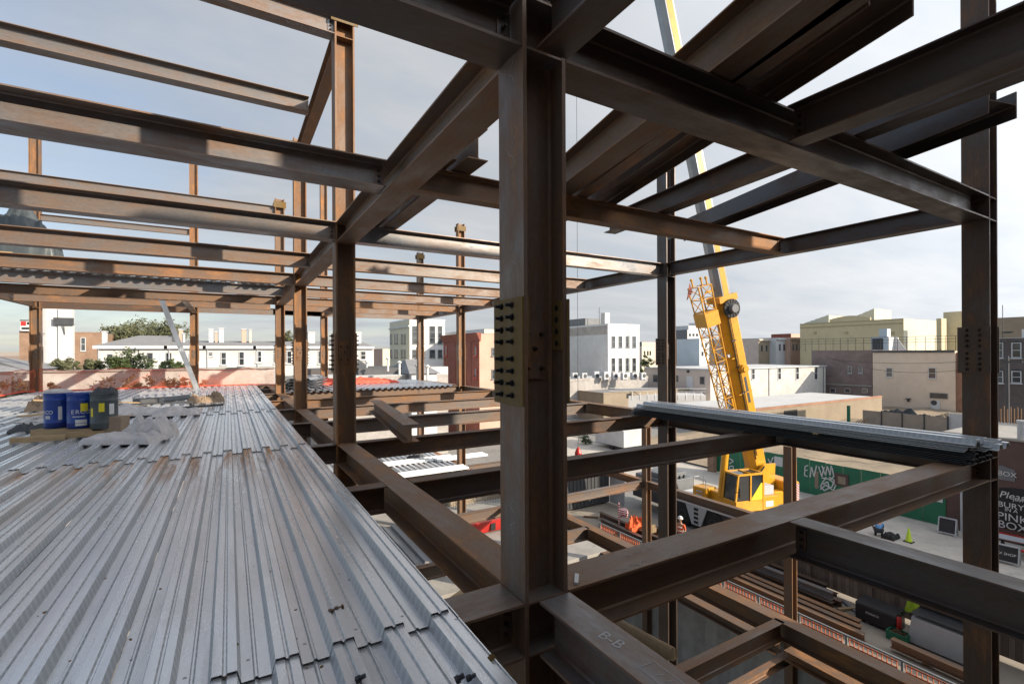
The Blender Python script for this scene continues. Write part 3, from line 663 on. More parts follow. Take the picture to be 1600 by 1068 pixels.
# cardboard box and wrapped paper in front of the pallet
bx = empty('cardboard_box', tuple(pz(181, 679, DZ).xy)+(DZ,), R(-25)); tag(bx, 'brown cardboard box standing beside the charcoal drum', 'box')
MB().box(-.19,.19,-.14,.14,.0,.40).build('body', 'cardboard', bx, .004); MB().hexa([(-.19,-.15,.30),(-.17,-.15,.30),(-.17,.14,.30),(-.19,.14,.30)], [(-.27,-.16,.38),(-.25,-.16,.38),(-.25,.15,.38),(-.27,.15,.38)]).build('flap', 'cardboard', bx)
lump('wrapped_bundle', 'paper', 'bundle wrapped in torn pale plastic lying in front of the cardboard box', 'bundle', tuple(pz(195, 690, DZ).xy)+(DZ,), (1.35, .6, .24), 3, rz=-.5)
lump('wrapped_bundle', 'paper', 'flat torn bag with a brown edge to the right of the wrapped bundle', 'bundle', tuple(pz(236, 683, DZ).xy)+(DZ,), (.85, .6, .52), 9, rz=-.5)
lump('scrap_heap', 'darkgrey', 'black scraps on the deck left of the pallet', 'scrap', tuple(pz(48, 672, DZ).xy)+(DZ,), (.7, .45, .14), 5, rough=.6)
lump('wrapped_bundle', 'paper', 'pale plastic and insulation spread out on the deck behind the drums', 'bundle', (-2.6, 17.6, DZ), (2.1, 1.2, .24), 12, rough=.5)
lump('wrapped_bundle', 'paper', 'white plastic heap on the deck behind the right end of the pallet', 'bundle', (-1.3, 16.8, DZ), (1.1, .8, .22), 15, rough=.4)
lump('cardboard_heap', 'cardboard', 'small torn cardboard heap on the deck towards the leaning strip', 'cardboard', (-.7, 20.6, DZ), (1.1, .7, .3), 17, rough=.6)
lump('cardboard_heap', 'cardboard', 'cardboard and tape heap on the deck at the left end of the drums', 'cardboard', tuple(pz(75, 640, DZ).xy)+(DZ,), (.9, .7, .5), 18, rough=.5)
for i, (x, y, z, L, a, tl, lab) in enumerate([(-3.7, 19.4, .28, 2.6, .5, .12, 'plank propped up over the heap behind the drums'), (-3.3, 19.0, .12, 2.2, -.2, 0, 'plank lying across the heap behind the drums'), (-2.2, 18.6, .2, 2.4, .1, .02, 'dark board on top of the heap behind the charcoal drum'), (-4.2, 18.2, .1, 1.8, .9, .0, 'splintered board at the left end of the heap')]):
    o = tag(MB().box(-L/2, L/2, -.07, .07, -.02, .02).build('plank', 'timber' if i != 2 else 'darkgrey'), lab, 'plank'); o.location = (x, y, DZ+z); o.rotation_euler = (0, tl, a)
o = tag(MB().tube((-.6,0,0), (.6,0,0), .1, n=14).build('duct_roll', 'midgrey'), 'grey rolled tube on the deck right of the heap', 'tube'); o.location = (-1.7, 21.5, DZ+.1); o.rotation_euler.z = .9
o = tag(MB().box(-.55,.55,-.3,.3,0,.16).build('membrane_roll', 'darkgrey'), 'dark folded membrane on the deck beside the grey rolled tube', 'membrane'); o.location = (-2.3, 21.4, DZ); o.rotation_euler.z = .5
o = tag(MB().box(-.8,.8,-.05,.05,0,.06).build('timber_block', 'darkgrey'), 'dark batten lying on the deck right of the white plastic heap', 'timber'); o.location = (-.95, 18.6, DZ); o.rotation_euler.z = .3
# small things on the near sheets
bo = empty('loose_bolt', pz(528, 950, L2+.095)); bo.rotation_euler = (0, R(90), R(15)); tag(bo, 'loose rusty bolt lying on the near deck sheets', 'bolt')
MB().tube((0,0,-.045),(0,0,.03),.010,n=10).build('shank', 'steel_dark', bo); MB().tube((0,0,-.062),(0,0,-.045),.019,n=6).build('head', 'steel_dark', bo); MB().tube((0,0,-.02),(0,0,.0),.019,n=6).build('nut', 'steel_dark', bo); MB().tube((0,0,.03),(0,0,.036),.017,n=10).build('tip_ring', 'steel_dark', bo)
for u, v, s, lab in ((557, 1062, 1., 'black bolt head at the bottom edge of the picture'), (712, 1063, 1.2, 'black bolt pair at the bottom edge near the deck edge'), (730, 1060, .9, 'small black nut next to the black bolt pair')):
    o = tag(MB().tube((0,0,0),(0,0,.022),.02*s,n=6).tube((0,0,.022),(0,0,.05),.012*s,n=8).build('loose_bolt', 'blackplastic'), lab, 'bolt'); o.location = pz(u, v, L2+.09); o.rotation_euler = (R(62), .3, s)
o = lump('rust_flake', 'plate', 'orange-brown lump on the deck edge strip near the middle column', 'rust flake', pz(768, 1029, L2+.015), (.05, .035, .03), 21, 8, 6, .5)
for k in range(46):                                  # crumbs of dirt and rust, each a small thing
    u, v = rnd.uniform(20, 700), rnd.uniform(745, 1060)
    if u > 330+(v-560)*.75: continue
    s = rnd.uniform(.006, .016); p = pz(u, v, L2+.088)
    o = tag(MB().cbox((0,0,0), (s, s*rnd.uniform(.5,1.4), s*.5)).build('dirt_crumb', rnd.choice(['plate','steel_dark','steel_brown'])), 'crumb of rust or dirt scattered on the near deck sheets', 'crumb', 'dirt crumbs on the near deck'); o.location = p; o.rotation_euler.z = rnd.uniform(0, 3)
# leaning galvanised strip
a, b_ = Vector((-1.25, 26.7, DZ)), Vector((-2.5, 24.75, L3-.06))
m = MB().bar(a, b_, .20, .05, (0,-1,0)); o = tag(m.build('metal_strip', 'bundle_top'), 'long pale metal strip leaning from the deck against an overhead beam', 'metal strip')
# orange safety net along the far edge
def net(name, pts, h, label, sag=.12):
    b = MB(); vs = []; fs = []; n = 0; rows = 5; cols = []
    for (x0, y0), (x1, y1) in zip(pts[:-1], pts[1:]):
        L = math.hypot(x1-x0, y1-y0); k = max(2, int(L/.35))
        for i in range(k+ (1 if (x1, y1) == pts[-1] else 0)):
            t = i/k; cols.append((x0+(x1-x0)*t, y0+(y1-y0)*t, math.sin(math.pi*t)))
    for (x, y, s) in cols:
        for j in range(rows):
            f = j/(rows-1)
            vs.append((x+rnd.uniform(-.03,.03), y+rnd.uniform(-.05,.05)+.06*s*math.sin(f*3), DZ+f*h-s*sag*f))
    for i in range(len(cols)-1):
        for j in range(rows-1): fs.append((i*rows+j, (i+1)*rows+j, (i+1)*rows+j+1, i*rows+j+1))
    root = b.add(vs, fs).build(name, 'net', normals=False); tag(root, label, 'safety net')
    t = MB()
    for i in range(len(cols)-1): t.tube(vs[i*rows+rows-1], vs[(i+1)*rows+rows-1], .014, n=5)
    t.build('top_rope', 'netpile', root)
    t = MB()
    for i in range(len(cols)-1): t.tube((vs[i*rows][0], vs[i*rows][1], DZ+.02), (vs[(i+1)*rows][0], vs[(i+1)*rows][1], DZ+.02), .035, n=5)
    t.build('bottom_hem', 'netpile', root)
net('safety_net', [(-8.3, 22.0), (-8.2, 30.7), (-7.8, 30.7)], 1.05, 'orange safety net on the left side of the deck at the far left')
net('safety_net', [(-7.7, 30.75), (-4.6, 30.75), (-1.75, 30.75)], 1.05, 'orange safety net stretched between the two back row columns at the left')
net('safety_net', [(-1.4, 30.75), (.9, 30.7), (2.3, 29.6)], .95, 'orange safety net to the right of the leaning strip, sloping up to the deck-edge columns')
lump('net_heap', 'netpile', 'heap of red-orange net lying along the back of the right deck', 'safety net', (6.1, 28.6, DZ), (4.9, .9, .34), 31, 26, 6, .5, rz=-.05)
lump('net_heap', 'netpile', 'end of the red-orange net bunched up behind the second column', 'safety net', (4.0, 28.0, DZ), (1.2, .8, .3), 33, 10, 6, .5)
# metal box bundle at the edge of the right deck
o = empty('sheet_bundle', (3.35, 26.4, DZ), R(-20)); tag(o, 'grey bundle of deck sheets tilted on the far deck behind the third column', 'deck bundle')
for k in range(4): MB().extr([(-.7,0),(-.45,0),(-.4,.1),(-.15,.1),(-.1,0),(.15,0),(.2,.1),(.45,.1),(.5,0),(.7,0),(.7,.03),(.5,.03),(.45,.13),(.2,.13),(.15,.03),(-.1,.03),(-.15,.13),(-.4,.13),(-.45,.03),(-.7,.03)], -1.6, 1.6, 'y').build('deck_sheet', 'deck_dull', o).location = (0, k*.06, .02+k*.135)
o = tag(MB().box(-.6,.6,-.5,.5,0,.62).build('crate', 'midgrey', None, .01), 'grey box standing on the deck behind the fourth deck-edge column', 'crate'); o.location = (2.62, 25.9, DZ)
# ---- stack of deck sheets on the right girder
def bundle_profile(n, p=.3, h=.075, t=.012):
    up = []
    for k in range(n): x = k*p; up += [(x,0),(x+.11,0),(x+.145,h),(x+.255,h)]
    up.append((n*p, 0)); dn = [(x, z-t) for x, z in reversed(up)]
    return up+dn
def sheets(x0, y0, y1, z, layers, mat, label, skew=0., n=3, flip=False):
    o = empty('sheet_stack', (x0, y0, z), skew); tag(o, label, 'deck bundle', 'bundles of deck sheets on the right girder')
    for k in range(layers):
        e = rnd.uniform(0, .16)
        s = MB().extr(bundle_profile(n), -e, y1-y0-e*.5, 'y').build('deck_sheet', mat, o); s.location = (rnd.uniform(-.012,.012), 0, .02+k*.028)
        if flip: s.rotation_euler = (0, math.pi, 0); s.location = (n*.3, 0, .1+k*.028)
    return o
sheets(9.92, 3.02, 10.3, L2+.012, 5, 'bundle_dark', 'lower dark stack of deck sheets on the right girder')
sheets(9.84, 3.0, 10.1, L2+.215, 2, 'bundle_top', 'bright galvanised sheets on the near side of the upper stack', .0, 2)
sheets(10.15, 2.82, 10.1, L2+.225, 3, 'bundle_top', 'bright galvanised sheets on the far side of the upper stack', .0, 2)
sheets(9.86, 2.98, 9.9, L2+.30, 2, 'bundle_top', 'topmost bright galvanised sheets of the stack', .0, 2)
tag(MB().box(9.8, 10.95, 5.1, 5.19, L2+.19, L2+.223).build('timber_spacer', 'timber'), 'timber spacer between the dark and bright deck stacks', 'timber')
# things on the overhead deck at far left and on the lower deck
for k, (x, y, w, lab) in enumerate([(-3.7, 20.9, 1.3, 'stack of deck sheets on the overhead deck to the left of the leaning strip'), (.75, 20.9, 1.05, 'stack of deck sheets on the overhead strip beside the deck-edge columns')]):
    o = empty('sheet_stack', (x, y, L3+.085)); tag(o, lab, 'deck bundle', 'bundles on the overhead deck')
    for j in range(6): MB().extr(bundle_profile(3), 0, 5., 'y').build('deck_sheet', 'deck_dull', o).location = (-.45, 0, .02+j*.03)
lump('tarp_bundle', 'drumgrey', 'dark green-grey wrapped bundle on the overhead deck at the far left edge', 'bundle', (-6.3, 22.3, L3+.6), (2.6, 1.6, 1.6), 41, rough=.4)
tag(MB().box(-.9,.9,-.8,.8,-.02,.6).build('crate', 'timber'), 'wooden crate under the green-grey bundle at the far left edge', 'crate').location = (-6.2, 22.3, L3+.1)
lump('wrapped_bundle', 'paper', 'white wrapped goods beside the crate on the overhead deck', 'bundle', (-5.0, 22.0, L3+.08), (1.2, 1.2, .7), 43)
for k, (u, v, L) in enumerate([(655, 722, 4.4), (672, 740, 4.4), (725, 716, 3.2)]):
    p = pz(u, v, L1+.1)
    o = tag(MB().extr(bundle_profile(3), -L/2, L/2, 'y').build('white_sheet', 'white_sheet'), ['long bright white sheet on the deck one storey below, left one', 'long bright white sheet on the deck one storey below, nearest the edge', 'short bright white sheet on the deck one storey below, right one'][k], 'metal sheet'); o.location = p; o.rotation_euler.z = R(90)
lump('scrap_heap', 'darkgrey', 'small dark scrap on the lower deck between the white sheets', 'scrap', pz(650, 715, L1+.1), (.9, .5, .2), 47, rough=.6)
for k, (x, y, L, a) in enumerate([(3.6, 10.6, 3.0, .3), (4.4, 10.9, 2.6, .5), (3.0, 11.5, 2.2, .15)]):
    tag(MB().box(-L/2, L/2, -.1, .1, 0, .05).build('plank', 'timber'), 'plank lying under the deck edge one storey below, %s' % ['longest one','one turned most','shortest one'][k], 'plank').location = (x, y, L1+.03+.06*k); COL.objects[-1].rotation_euler.z = a
tag(MB().box(-2.2,2.2,-.12,.12,0,.08).build('plank', 'white_sheet'), 'pale planks laid on the lower beams left of the middle column', 'plank').location = (9.3, 14.8, L1+.01); COL.objects[-1].rotation_euler.z = R(78)
# hoist line of the crane, with its headache ball
CB = pd(903, 600, 22.0)
hl = empty('hoist_line', (CB.x, CB.y, -7)); tag(hl, 'thin crane hoist line hanging beside the middle column', 'hoist line')
MB().tube((0,0,0), (0,0,46), .011, n=6).build('cable', 'darkgrey', hl)
MB().lathe([(.0,-.5),(.1,-.47),(.16,-.35),(.16,-.25),(.1,-.1),(.03,.0),(.0,.02)], 14).build('weight_ball', 'redpaint', hl)
MB().tube((0,0,-.75),(0,0,-.5),.03,n=8).tube((0,0,-.75),(.1,0,-.85),.03,n=8).tube((.1,0,-.85),(.16,0,-.75),.025,n=8).build('hook', 'redpaint', hl)
# ================================================================== GROUND
def wb(mb, name, mat, parent=None, org=None, bevel=0., smooth=False):
    """build from world coordinates; the origin sits at org or follows the parent"""
    o_ = Vector(org) if org is not None else (parent.location.copy() if parent else Vector((0,0,0)))
    mb.v = [(x-o_.x, y-o_.y, z-o_.z) for x, y, z in mb.v]
    ob = mb.build(name, mat, parent, bevel, smooth)
    if not parent: ob.location = o_
    return ob
BIG = 1600
hx0, hx1, hy0, hy1 = -30, 17.9, -40, 33                # the excavated cellar
g = MB()
for x0, x1, y0, y1 in ((-BIG, BIG, hy1, BIG), (-BIG, BIG, -BIG, hy0), (-BIG, hx0, hy0, hy1), (hx1, BIG, hy0, hy1)):
    g.add([(x0,y0,GZ),(x1,y0,GZ),(x1,y1,GZ),(x0,y1,GZ)], [(0,1,2,3)])
tag(g.build('ground', 'asphalt'), kind='structure')
tag(MB().add([(hx0,hy0,-15),(hx1,hy0,-15),(hx1,hy1,-15),(hx0,hy1,-15)], [(0,1,2,3)]).build('cellar_floor', 'yard'), kind='structure')
tag(MB().box(hx1-.3, hx1, hy0, hy1, -15, GZ+.06).build('cellar_wall', 'cellarwall'), 'grey board-marked concrete cellar wall under the side bay', 'wall')
tag(MB().box(hx0, hx1-.3, hy1-.3, hy1, -15, GZ+.06).build('cellar_wall', 'cellarwall'), 'concrete cellar wall at the back under the far deck', 'wall')
tag(MB().add([(hx1+.02,-20,GZ+.012),(23.0,-20,GZ+.012),(23.0,33,GZ+.012),(hx1+.02,33,GZ+.012)], [(0,1,2,3)]).build('yard', 'yard'), kind='structure')
tag(MB().box(28.2, 36.4, -30, 60, GZ-.1, GZ+.02).build('pavement', 'paving'), kind='structure')
# raised dirt lot behind the hoarding
b = MB(); nx, ny = 26, 22; vs = []; fs = []
for j in range(ny+1):
    for i in range(nx+1):
        x = 37+70*i/nx; y = 12+30*j/ny
        e = min(1, i/3)*min(1, (ny-j)/2+.3)
        vs.append((x, y, GZ+.12+e*(.35+.22*math.sin(x*.5)+.2*math.sin(y*.9+x*.2)+rnd.uniform(-.12,.12))))
for j in range(ny):
    for i in range(nx): fs.append((j*(nx+1)+i, j*(nx+1)+i+1, (j+1)*(nx+1)+i+1, (j+1)*(nx+1)+i))
tag(b.add(vs, fs).build('dirt_lot', 'dirt', smooth=True), kind='structure')
# ================================================================== CRANE
def crane():
    root = empty('truck_crane', (24.8, 17.3, GZ)); tag(root, 'yellow telescopic truck crane raised in the yard behind the stacked deck sheets', 'crane')
    o0 = root.location
    def W(mb, name, mat, par=None, bevel=0., smooth=False):
        mb.v = [(x-o0.x, y-o0.y, z-o0.z) for x, y, z in mb.v]
        o = mb.build(name, mat, root, bevel, smooth)
        if par: o.parent = par
        return o
    # carrier along y
    W(MB().box(23.55,26.05,12.6,24.2,GZ+.75,GZ+1.45), 'chassis', 'darkgrey', None, .03)
    fen = MB()
    fen.box(23.4,23.56,12.9,20.9,GZ+1.42,GZ+1.72)
    fen.box(23.56,26.1,12.9,20.9,GZ+1.5,GZ+1.7)
    W(fen, 'deck_skirt', 'white', None, .02)
    # ladder panel between wheels
    for yy in (18.9, 14.65):
        pn = W(MB().hexa([(23.37,yy-.32,GZ+.35),(23.42,yy-.32,GZ+.35),(23.42,yy+.32,GZ+.35),(23.37,yy+.32,GZ+.35)], [(23.37,yy-.75,GZ+1.45),(23.42,yy-.75,GZ+1.45),(23.42,yy+.75,GZ+1.45),(23.37,yy+.75,GZ+1.45)]), 'step_panel', 'lightgrey')
        for k in range(4): W(MB().box(23.355,23.372,yy-.15,yy+.15,GZ+.45+.25*k,GZ+.60+.25*k), 'step_hole', 'black', pn)
    for yy in (19.95, 17.85, 15.6, 13.7):
        for xx, s in ((23.45, 1), (26.0, -1)):
            wd = .42*s
            t = MB(); prof = [(.40,0),(.62,.0),(.70,.06),(.72,.14),(.72,.30),(.70,.38),(.62,.42),(.40,.42)]
            t.lathe(prof, 28); t.v = [(xx+s*z, yy+x, GZ+.74+y) for x, y, z in t.v]
            wh = W(t, 'wheel', 'black', None, 0, True)
            t = MB().lathe([(.40,.0),(.40,.06),(.30,.10),(.16,.10),(.14,.02),(.05,.0)], 20); t.v = [(xx+s*(z+.01), yy+x, GZ+.74+y) for x, y, z in t.v]
            W(t, 'rim', 'lightgrey', wh, 0, True)
            for k in range(10): a = k*.628; W(MB().tube((xx+s*.04,yy+.22*math.cos(a),GZ+.74+.22*math.sin(a)),(xx-s*.01,yy+.22*math.cos(a),GZ+.74+.22*math.sin(a)),.022,n=6), 'wheel_nut', 'midgrey', wh)
    W(MB().box(23.6,26.0,21.2,24.0,GZ+1.45,GZ+2.3).box(23.8,25.8,21.6,23.4,GZ+2.3,GZ+2.6), 'engine_housing', 'midgrey', None, .04)
    for k in range(4): W(MB().hexa([(24+.4*k,21.0+.1*k,GZ+1.72),(24.12+.4*k,21.0+.1*k,GZ+1.72),(24.12+.4*k,21.7,GZ+1.72),(24+.4*k,21.7,GZ+1.72)],[(24.05+.4*k,21.3,GZ+2.5),(24.1+.4*k,21.3,GZ+2.5),(24.1+.4*k,21.4,GZ+2.5),(24.05+.4*k,21.4,GZ+2.5)]), 'outrigger_bracket', 'darkgrey')
    hd = W(MB().box(23.55,24.5,18.35,19.3,GZ+1.72,GZ+2.55), 'side_locker', 'yellow', None, .05)
    for k in range(3): W(MB().box(23.50,23.56,18.6,19.0,GZ+1.85+.22*k,GZ+1.93+.22*k), 'step', 'lightgrey', hd)
    for yy in ():
        W(MB().box(22.0,23.6,yy,yy+.35,GZ+.55,GZ+.85).box(21.95,22.25,yy+.02,yy+.33,GZ+.1,GZ+.85).box(21.75,22.45,yy-.2,yy+.55,GZ+.02,GZ+.1), 'outrigger', 'hazard')
    # superstructure frame: f forward (towards -x), s towards the left of the machine (-y)
    f = Vector((-.972,.235,0)); s = Vector((-.235,-.972,0)); up = Vector((0,0,1)); C = Vector((24.8,17.3,GZ+1.72))
    P = lambda a, b_, c: C+f*a+s*b_+up*c
    def fb(a0,a1,b0,b1,c0,c1): return MB().hexa([P(a0,b0,c0),P(a1,b0,c0),P(a1,b1,c0),P(a0,b1,c0)], [P(a0,b0,c1),P(a1,b0,c1),P(a1,b1,c1),P(a0,b1,c1)])
    W(MB().tube(P(0,0,-.15),P(0,0,.12),1.15,n=32), 'slewing_ring', 'darkgrey')
    W(fb(-2.28,1.1,-1.0,.45,.12,.75), 'turntable', 'yellow', None, .05)
    W(MB().hexa([P(-2.2,-.62,.75),P(.0,-.62,.75),P(.0,-.5,.75),P(-2.2,-.5,.75)],[P(-2.3,-.62,2.3),P(-1.5,-.62,2.3),P(-1.5,-.5,2.3),P(-2.3,-.5,2.3)]).hexa([P(-2.2,.35,.75),P(.0,.35,.75),P(.0,.47,.75),P(-2.2,.47,.75)],[P(-2.3,.35,2.3),P(-1.5,.35,2.3),P(-1.5,.47,2.3),P(-2.3,.47,2.3)]), 'boom_bracket', 'yellow')
    # operator cab
    a0, a1, b0, b1, c0, c1 = -.35, 1.45, .62, 1.58, .15, 2.15
    cab = W(fb(a0,a1,b0,b1,c0,c0+.62), 'cab', 'yellow', None, .04)
    fr = MB()
    for a, b_, lean in ((a0,b0,0),(a1,b0,-.18),(a1,b1,-.18),(a0,b1,0),(.5,b1,-.02)): fr.bar(P(a,b_,c0+.6), P(a+lean,b_,c1), .085, .085, f)
    for q0, q1 in (((a0,b0),(a1-.18,b0)),((a0,b1),(a1-.18,b1)),((a0,b0),(a0,b1)),((a1-.18,b0),(a1-.18,b1)),((.4,b0),(.4,b1))): fr.bar(P(q0[0],q0[1],c1), P(q1[0],q1[1],c1), .09, .09)
    W(fr, 'cab_frame', 'yellow', cab)
    W(MB().hexa([P(a1-.03,b0+.04,c0+.62),P(a1-.015,b0+.04,c0+.62),P(a1-.015,b1-.04,c0+.62),P(a1-.03,b1-.04,c0+.62)],[P(a1-.21,b0+.04,c1-.04),P(a1-.195,b0+.04,c1-.04),P(a1-.195,b1-.04,c1-.04),P(a1-.21,b1-.04,c1-.04)]), 'windscreen', 'cabglass', cab)
    W(fb(.55,a1-.1,b1-.02,b1-.005,c0+.62,c1-.05), 'door_opening', 'black', cab)
    W(fb(a0+.04,.45,b1-.02,b1-.005,c0+.7,c1-.08), 'side_window', 'cabglass', cab)
    W(fb(a0+.05,a1-.25,b0+.05,b1-.05,c1-.015,c1), 'roof_window', 'cabglass', cab)
    W(MB().hexa([P(-.3,b1,c0+.62),P(.5,b1,c0+.62),P(.5,b1+.02,c0+.62),P(-.3,b1+.02,c0+.62)],[P(-.3,b1,c0+1.5),P(-.2,b1,c0+1.5),P(-.2,b1+.02,c0+1.5),P(-.3,b1+.02,c0+1.5)]), 'corner_panel', 'yellow2', cab)
    W(fb(-1.5,-.4,.5,1.5,.0,.85), 'machine_house', 'yellow', None, .04)
    W(fb(-1.35,-.55,.62,1.3,.85,1.35), 'oil_cooler', 'lightgrey', None, .02)
    W(MB().tube(P(-1.8,-.4,1.1),P(-1.8,.3,1.1),.42,n=20), 'winch_drum', 'chrome')
    cwt = W(fb(-3.2,-2.3,-1.2,1.25,.1,1.4), 'counterweight', 'yellow', None, .06)
    W(fb(-3.22,-3.203,-1.15,1.2,.3,1.3), 'hazard_panel', 'hazard', cwt); W(fb(-3.15,-2.85,1.252,1.262,.35,1.3), 'hazard_panel', 'hazard', cwt)
    W(fb(-2.28,-1.55,.6,1.1,.15,.9), 'side_box', 'yellow', None, .04)
    # rails, mirrors, hoses and marks
    rl_ = MB()
    for q in ((23.6,18.4),(23.6,19.25),(24.45,19.25)): rl_.tube((q[0],q[1],GZ+2.55),(q[0],q[1],GZ+3.05),.02,n=5)
    rl_.tube((23.6,18.4,GZ+3.05),(23.6,19.25,GZ+3.05),.02,n=5).tube((23.6,19.25,GZ+3.05),(24.45,19.25,GZ+3.05),.02,n=5)
    W(rl_, 'handrail', 'lightgrey', hd)
    W(MB().bar(P(1.5,1.62,1.3),P(1.5,1.9,1.35),.03,.03).bar(P(1.5,1.9,1.1),P(1.5,1.9,1.6),.18,.05), 'mirror', 'black', cab)
    W(MB().tube(P(1.3,.8,.85),P(1.16,1.2,1.7),.014,n=5), 'wiper', 'black', cab)
    W(fb(-1.1,-.6,1.502,1.51,.3,.6), 'white_arrow_mark', 'white', None)
    W(MB().tube(P(-.2,.55,.8),P(-.9,.58,1.6),.035,n=6).tube(P(-.9,.58,1.6),P(-1.5,.5,2.2),.035,n=6).tube(P(-.1,.6,.75),P(-.7,.65,1.4),.03,n=6), 'hydraulic_hose', 'black')
    # boom
    P0 = pd(1182, 742, 28.2); T = Vector((CB.x, CB.y, 36.5)); e = (T-P0).normalized(); sd = s.copy(); sd = (sd-e*sd.dot(e)).normalized(); n_ = e.cross(sd).normalized()
    if n_.x > 0: n_ = -n_                                # n_ points to the underside, towards -x
    L = (T-P0).length
    def tv(u_, v_): pass
    def section(t0, t1, w, h, name, mat, bev=.06):
        a, b_ = P0+e*t0, P0+e*t1; prof = []
        c = .28
        for x, y in ((-w/2,-h/2+c*h),(-w/2+c*w,-h/2),(w/2-c*w,-h/2),(w/2,-h/2+c*h),(w/2,h/2-.1*h),(w/2-.1*w,h/2),(-w/2+.1*w,h/2),(-w/2,h/2-.1*h)): prof.append(sd*x-n_*y)
        m = MB(); k = len(prof); m.add([a+p for p in prof]+[b_+p for p in prof], [(i,(i+1)%k,k+(i+1)%k,k+i) for i in range(k)]+[tuple(range(k)), tuple(range(k,2*k))])
        return W(m, name, mat)
    def t_at(v):
        lo, hi = 0, L
        for _ in range(40):
            mid = (lo+hi)/2; q = P0+e*mid; d = q.x*FW[0]+q.y*FW[1]; vv = CY-F*q.z/d
            if vv > v: lo = mid
            else: hi = mid
        return lo
    ty = t_at(463)
    base = section(-.9, ty, .84, 1.02, 'boom_base', 'yellow')
    W(MB().bar(P0+e*(ty-.35)+n_*.0, P0+e*(ty), 1.05, 1.2, n_), 'boom_collar', 'yellow', base)
    for k in range(3): W(MB().bar(P0+e*(3+k*2.1)+sd*.43, P0+e*(3.06+k*2.1)+sd*.43, .02, .9, n_), 'weld_band', 'yellow', base)
    w, h, t = .68, .82, ty
    for k, fr_ in enumerate((.5, .75, 1.0)):
        t1 = ty+(L-ty)*fr_
        sct = section(t-.3, t1, w, h, 'boom_section', 'boom_grey')
        W(MB().bar(P0+e*t+sd*(w/2+.004)-n_*h*.08, P0+e*t1+sd*(w/2+.004)-n_*h*.08, .006, h*.42, n_), 'side_plate', 'yellow', sct)
        t, w, h = t1, w*.86, h*.86
    W(MB().bar(P0+e*(L-.5), P0+e*(L+.6)+n_*.2, .5, .7, n_), 'boom_head', 'yellow')
    W(MB().tube(T+sd*-.2+n_*.0, T+sd*.2+n_*.0, .35, n=20), 'head_sheave', 'darkgrey')
    # hose reel, pivot hub, plate
    c_ = P0+e*(ty-.75)+sd*.55
    rl = W(MB().tube(c_, c_+sd*.10, .52, n=28), 'hose_reel', 'black')
    W(MB().tube(c_+sd*.1, c_+sd*.34, .26, .22, n=20), 'reel_hub', 'midgrey', rl)
    for k in range(14): a = k*.449; W(MB().bar(c_+sd*.11+(e*math.cos(a)+n_*math.sin(a))*.25, c_+sd*.11+(e*math.cos(a)+n_*math.sin(a))*.5, .03, .03, sd), 'reel_spoke', 'darkgrey', rl)
    c_ = P0+e*t_at(576)+sd*.42; W(MB().tube(c_, c_+sd*.32, .24, n=18).tube(c_+sd*.32, c_+sd*.38, .16, n=18), 'pivot_hub', 'yellow')
    c_ = P0+e*t_at(553)+n_*.5; W(MB().bar(c_-sd*.15, c_+sd*.3, .14, .16, e), 'work_lamp', 'white')
    W(MB().tube(P0+e*1.2+sd*.45+n_*.2, P0+e*(ty-1.2)+sd*.46+n_*.24, .028, n=6).tube(P0+e*1.4+sd*.45+n_*.08, P0+e*(ty-1.0)+sd*.46+n_*.1, .02, n=6), 'hose_run', 'black', base)
    for k in range(5): W(MB().bar(P0+e*(2.2+k*1.5)+sd*.47+n_*.02, P0+e*(2.2+k*1.5)+sd*.47+n_*.32, .05, .09, sd), 'hose_clamp', 'darkgrey', base)
    W(MB().bar(P0+e*(ty*.42)+sd*.425-n_*.15, P0+e*(ty*.56)+sd*.425-n_*.15, .008, .16, n_), 'decal', 'darkgrey', base)
    # lift cylinder
    qa = P(1.0,-.05,.55); qb = P0+e*t_at(612)+n_*.62; mid = qa+(qb-qa)*.55
    W(MB().tube(qa, mid, .19, n=18), 'lift_cylinder', 'yellow'); W(MB().tube(mid, qb, .12, n=16), 'piston_rod', 'chrome')
    W(MB().bar(P0+e*t_at(640)+n_*.45, qb, .5, .3, sd), 'cylinder_bracket', 'yellow')
    # stowed lattice jib under the boom
    A_ = P0+e*t_at(668)+n_*.95-sd*.05; B_ = P0+e*t_at(440)+n_*1.28
    lj = MB(); ee = (B_-A_).normalized(); LL = (B_-A_).length
    ch = []
    for i in (-1, 1):
        for j in (-1, 1):
            k0, k1 = .26, .42
            pA, pB = A_+sd*i*k0+n_*j*k0, B_+sd*i*k1+n_*j*k1
            ch.append((pA, pB)); lj.tube(pA, pB, .045, n=6)
    N = 12
    for k in range(N):
        t0, t1 = k/N, (k+1)/N
        for (i, j) in ((0,1),(1,3),(3,2),(2,0)):
            a, b_ = (i, j) if k % 2 else (j, i)
            lj.tube(ch[a][0]+(ch[a][1]-ch[a][0])*t0, ch[b_][0]+(ch[b_][1]-ch[b_][0])*t1, .024, n=5)
            lj.tube(ch[i][0]+(ch[i][1]-ch[i][0])*t1, ch[j][0]+(ch[j][1]-ch[j][0])*t1, .024, n=5)
    jb = W(lj, 'lattice_jib', 'yellow')
    W(MB().bar(A_+(B_-A_)*.74, A_+(B_-A_)*.83, .95, .9, n_), 'jib_plate', 'yellow', jb)
    for k in range(3): W(MB().tube(B_+sd*(-.4+.4*k)+n_*(-.2+.3*(k == 0)), B_+sd*(-.4+.4*k)+n_*(-.2+.3*(k == 0))+ee*.35, .05, n=6).lathe([(.0,-.09),(.08,-.04),(.08,.04),(.0,.09)], 8, tuple(B_+sd*(-.4+.4*k)+n_*(-.2+.3*(k == 0))+ee*.4)), 'jib_end_pin', 'yellow', jb)
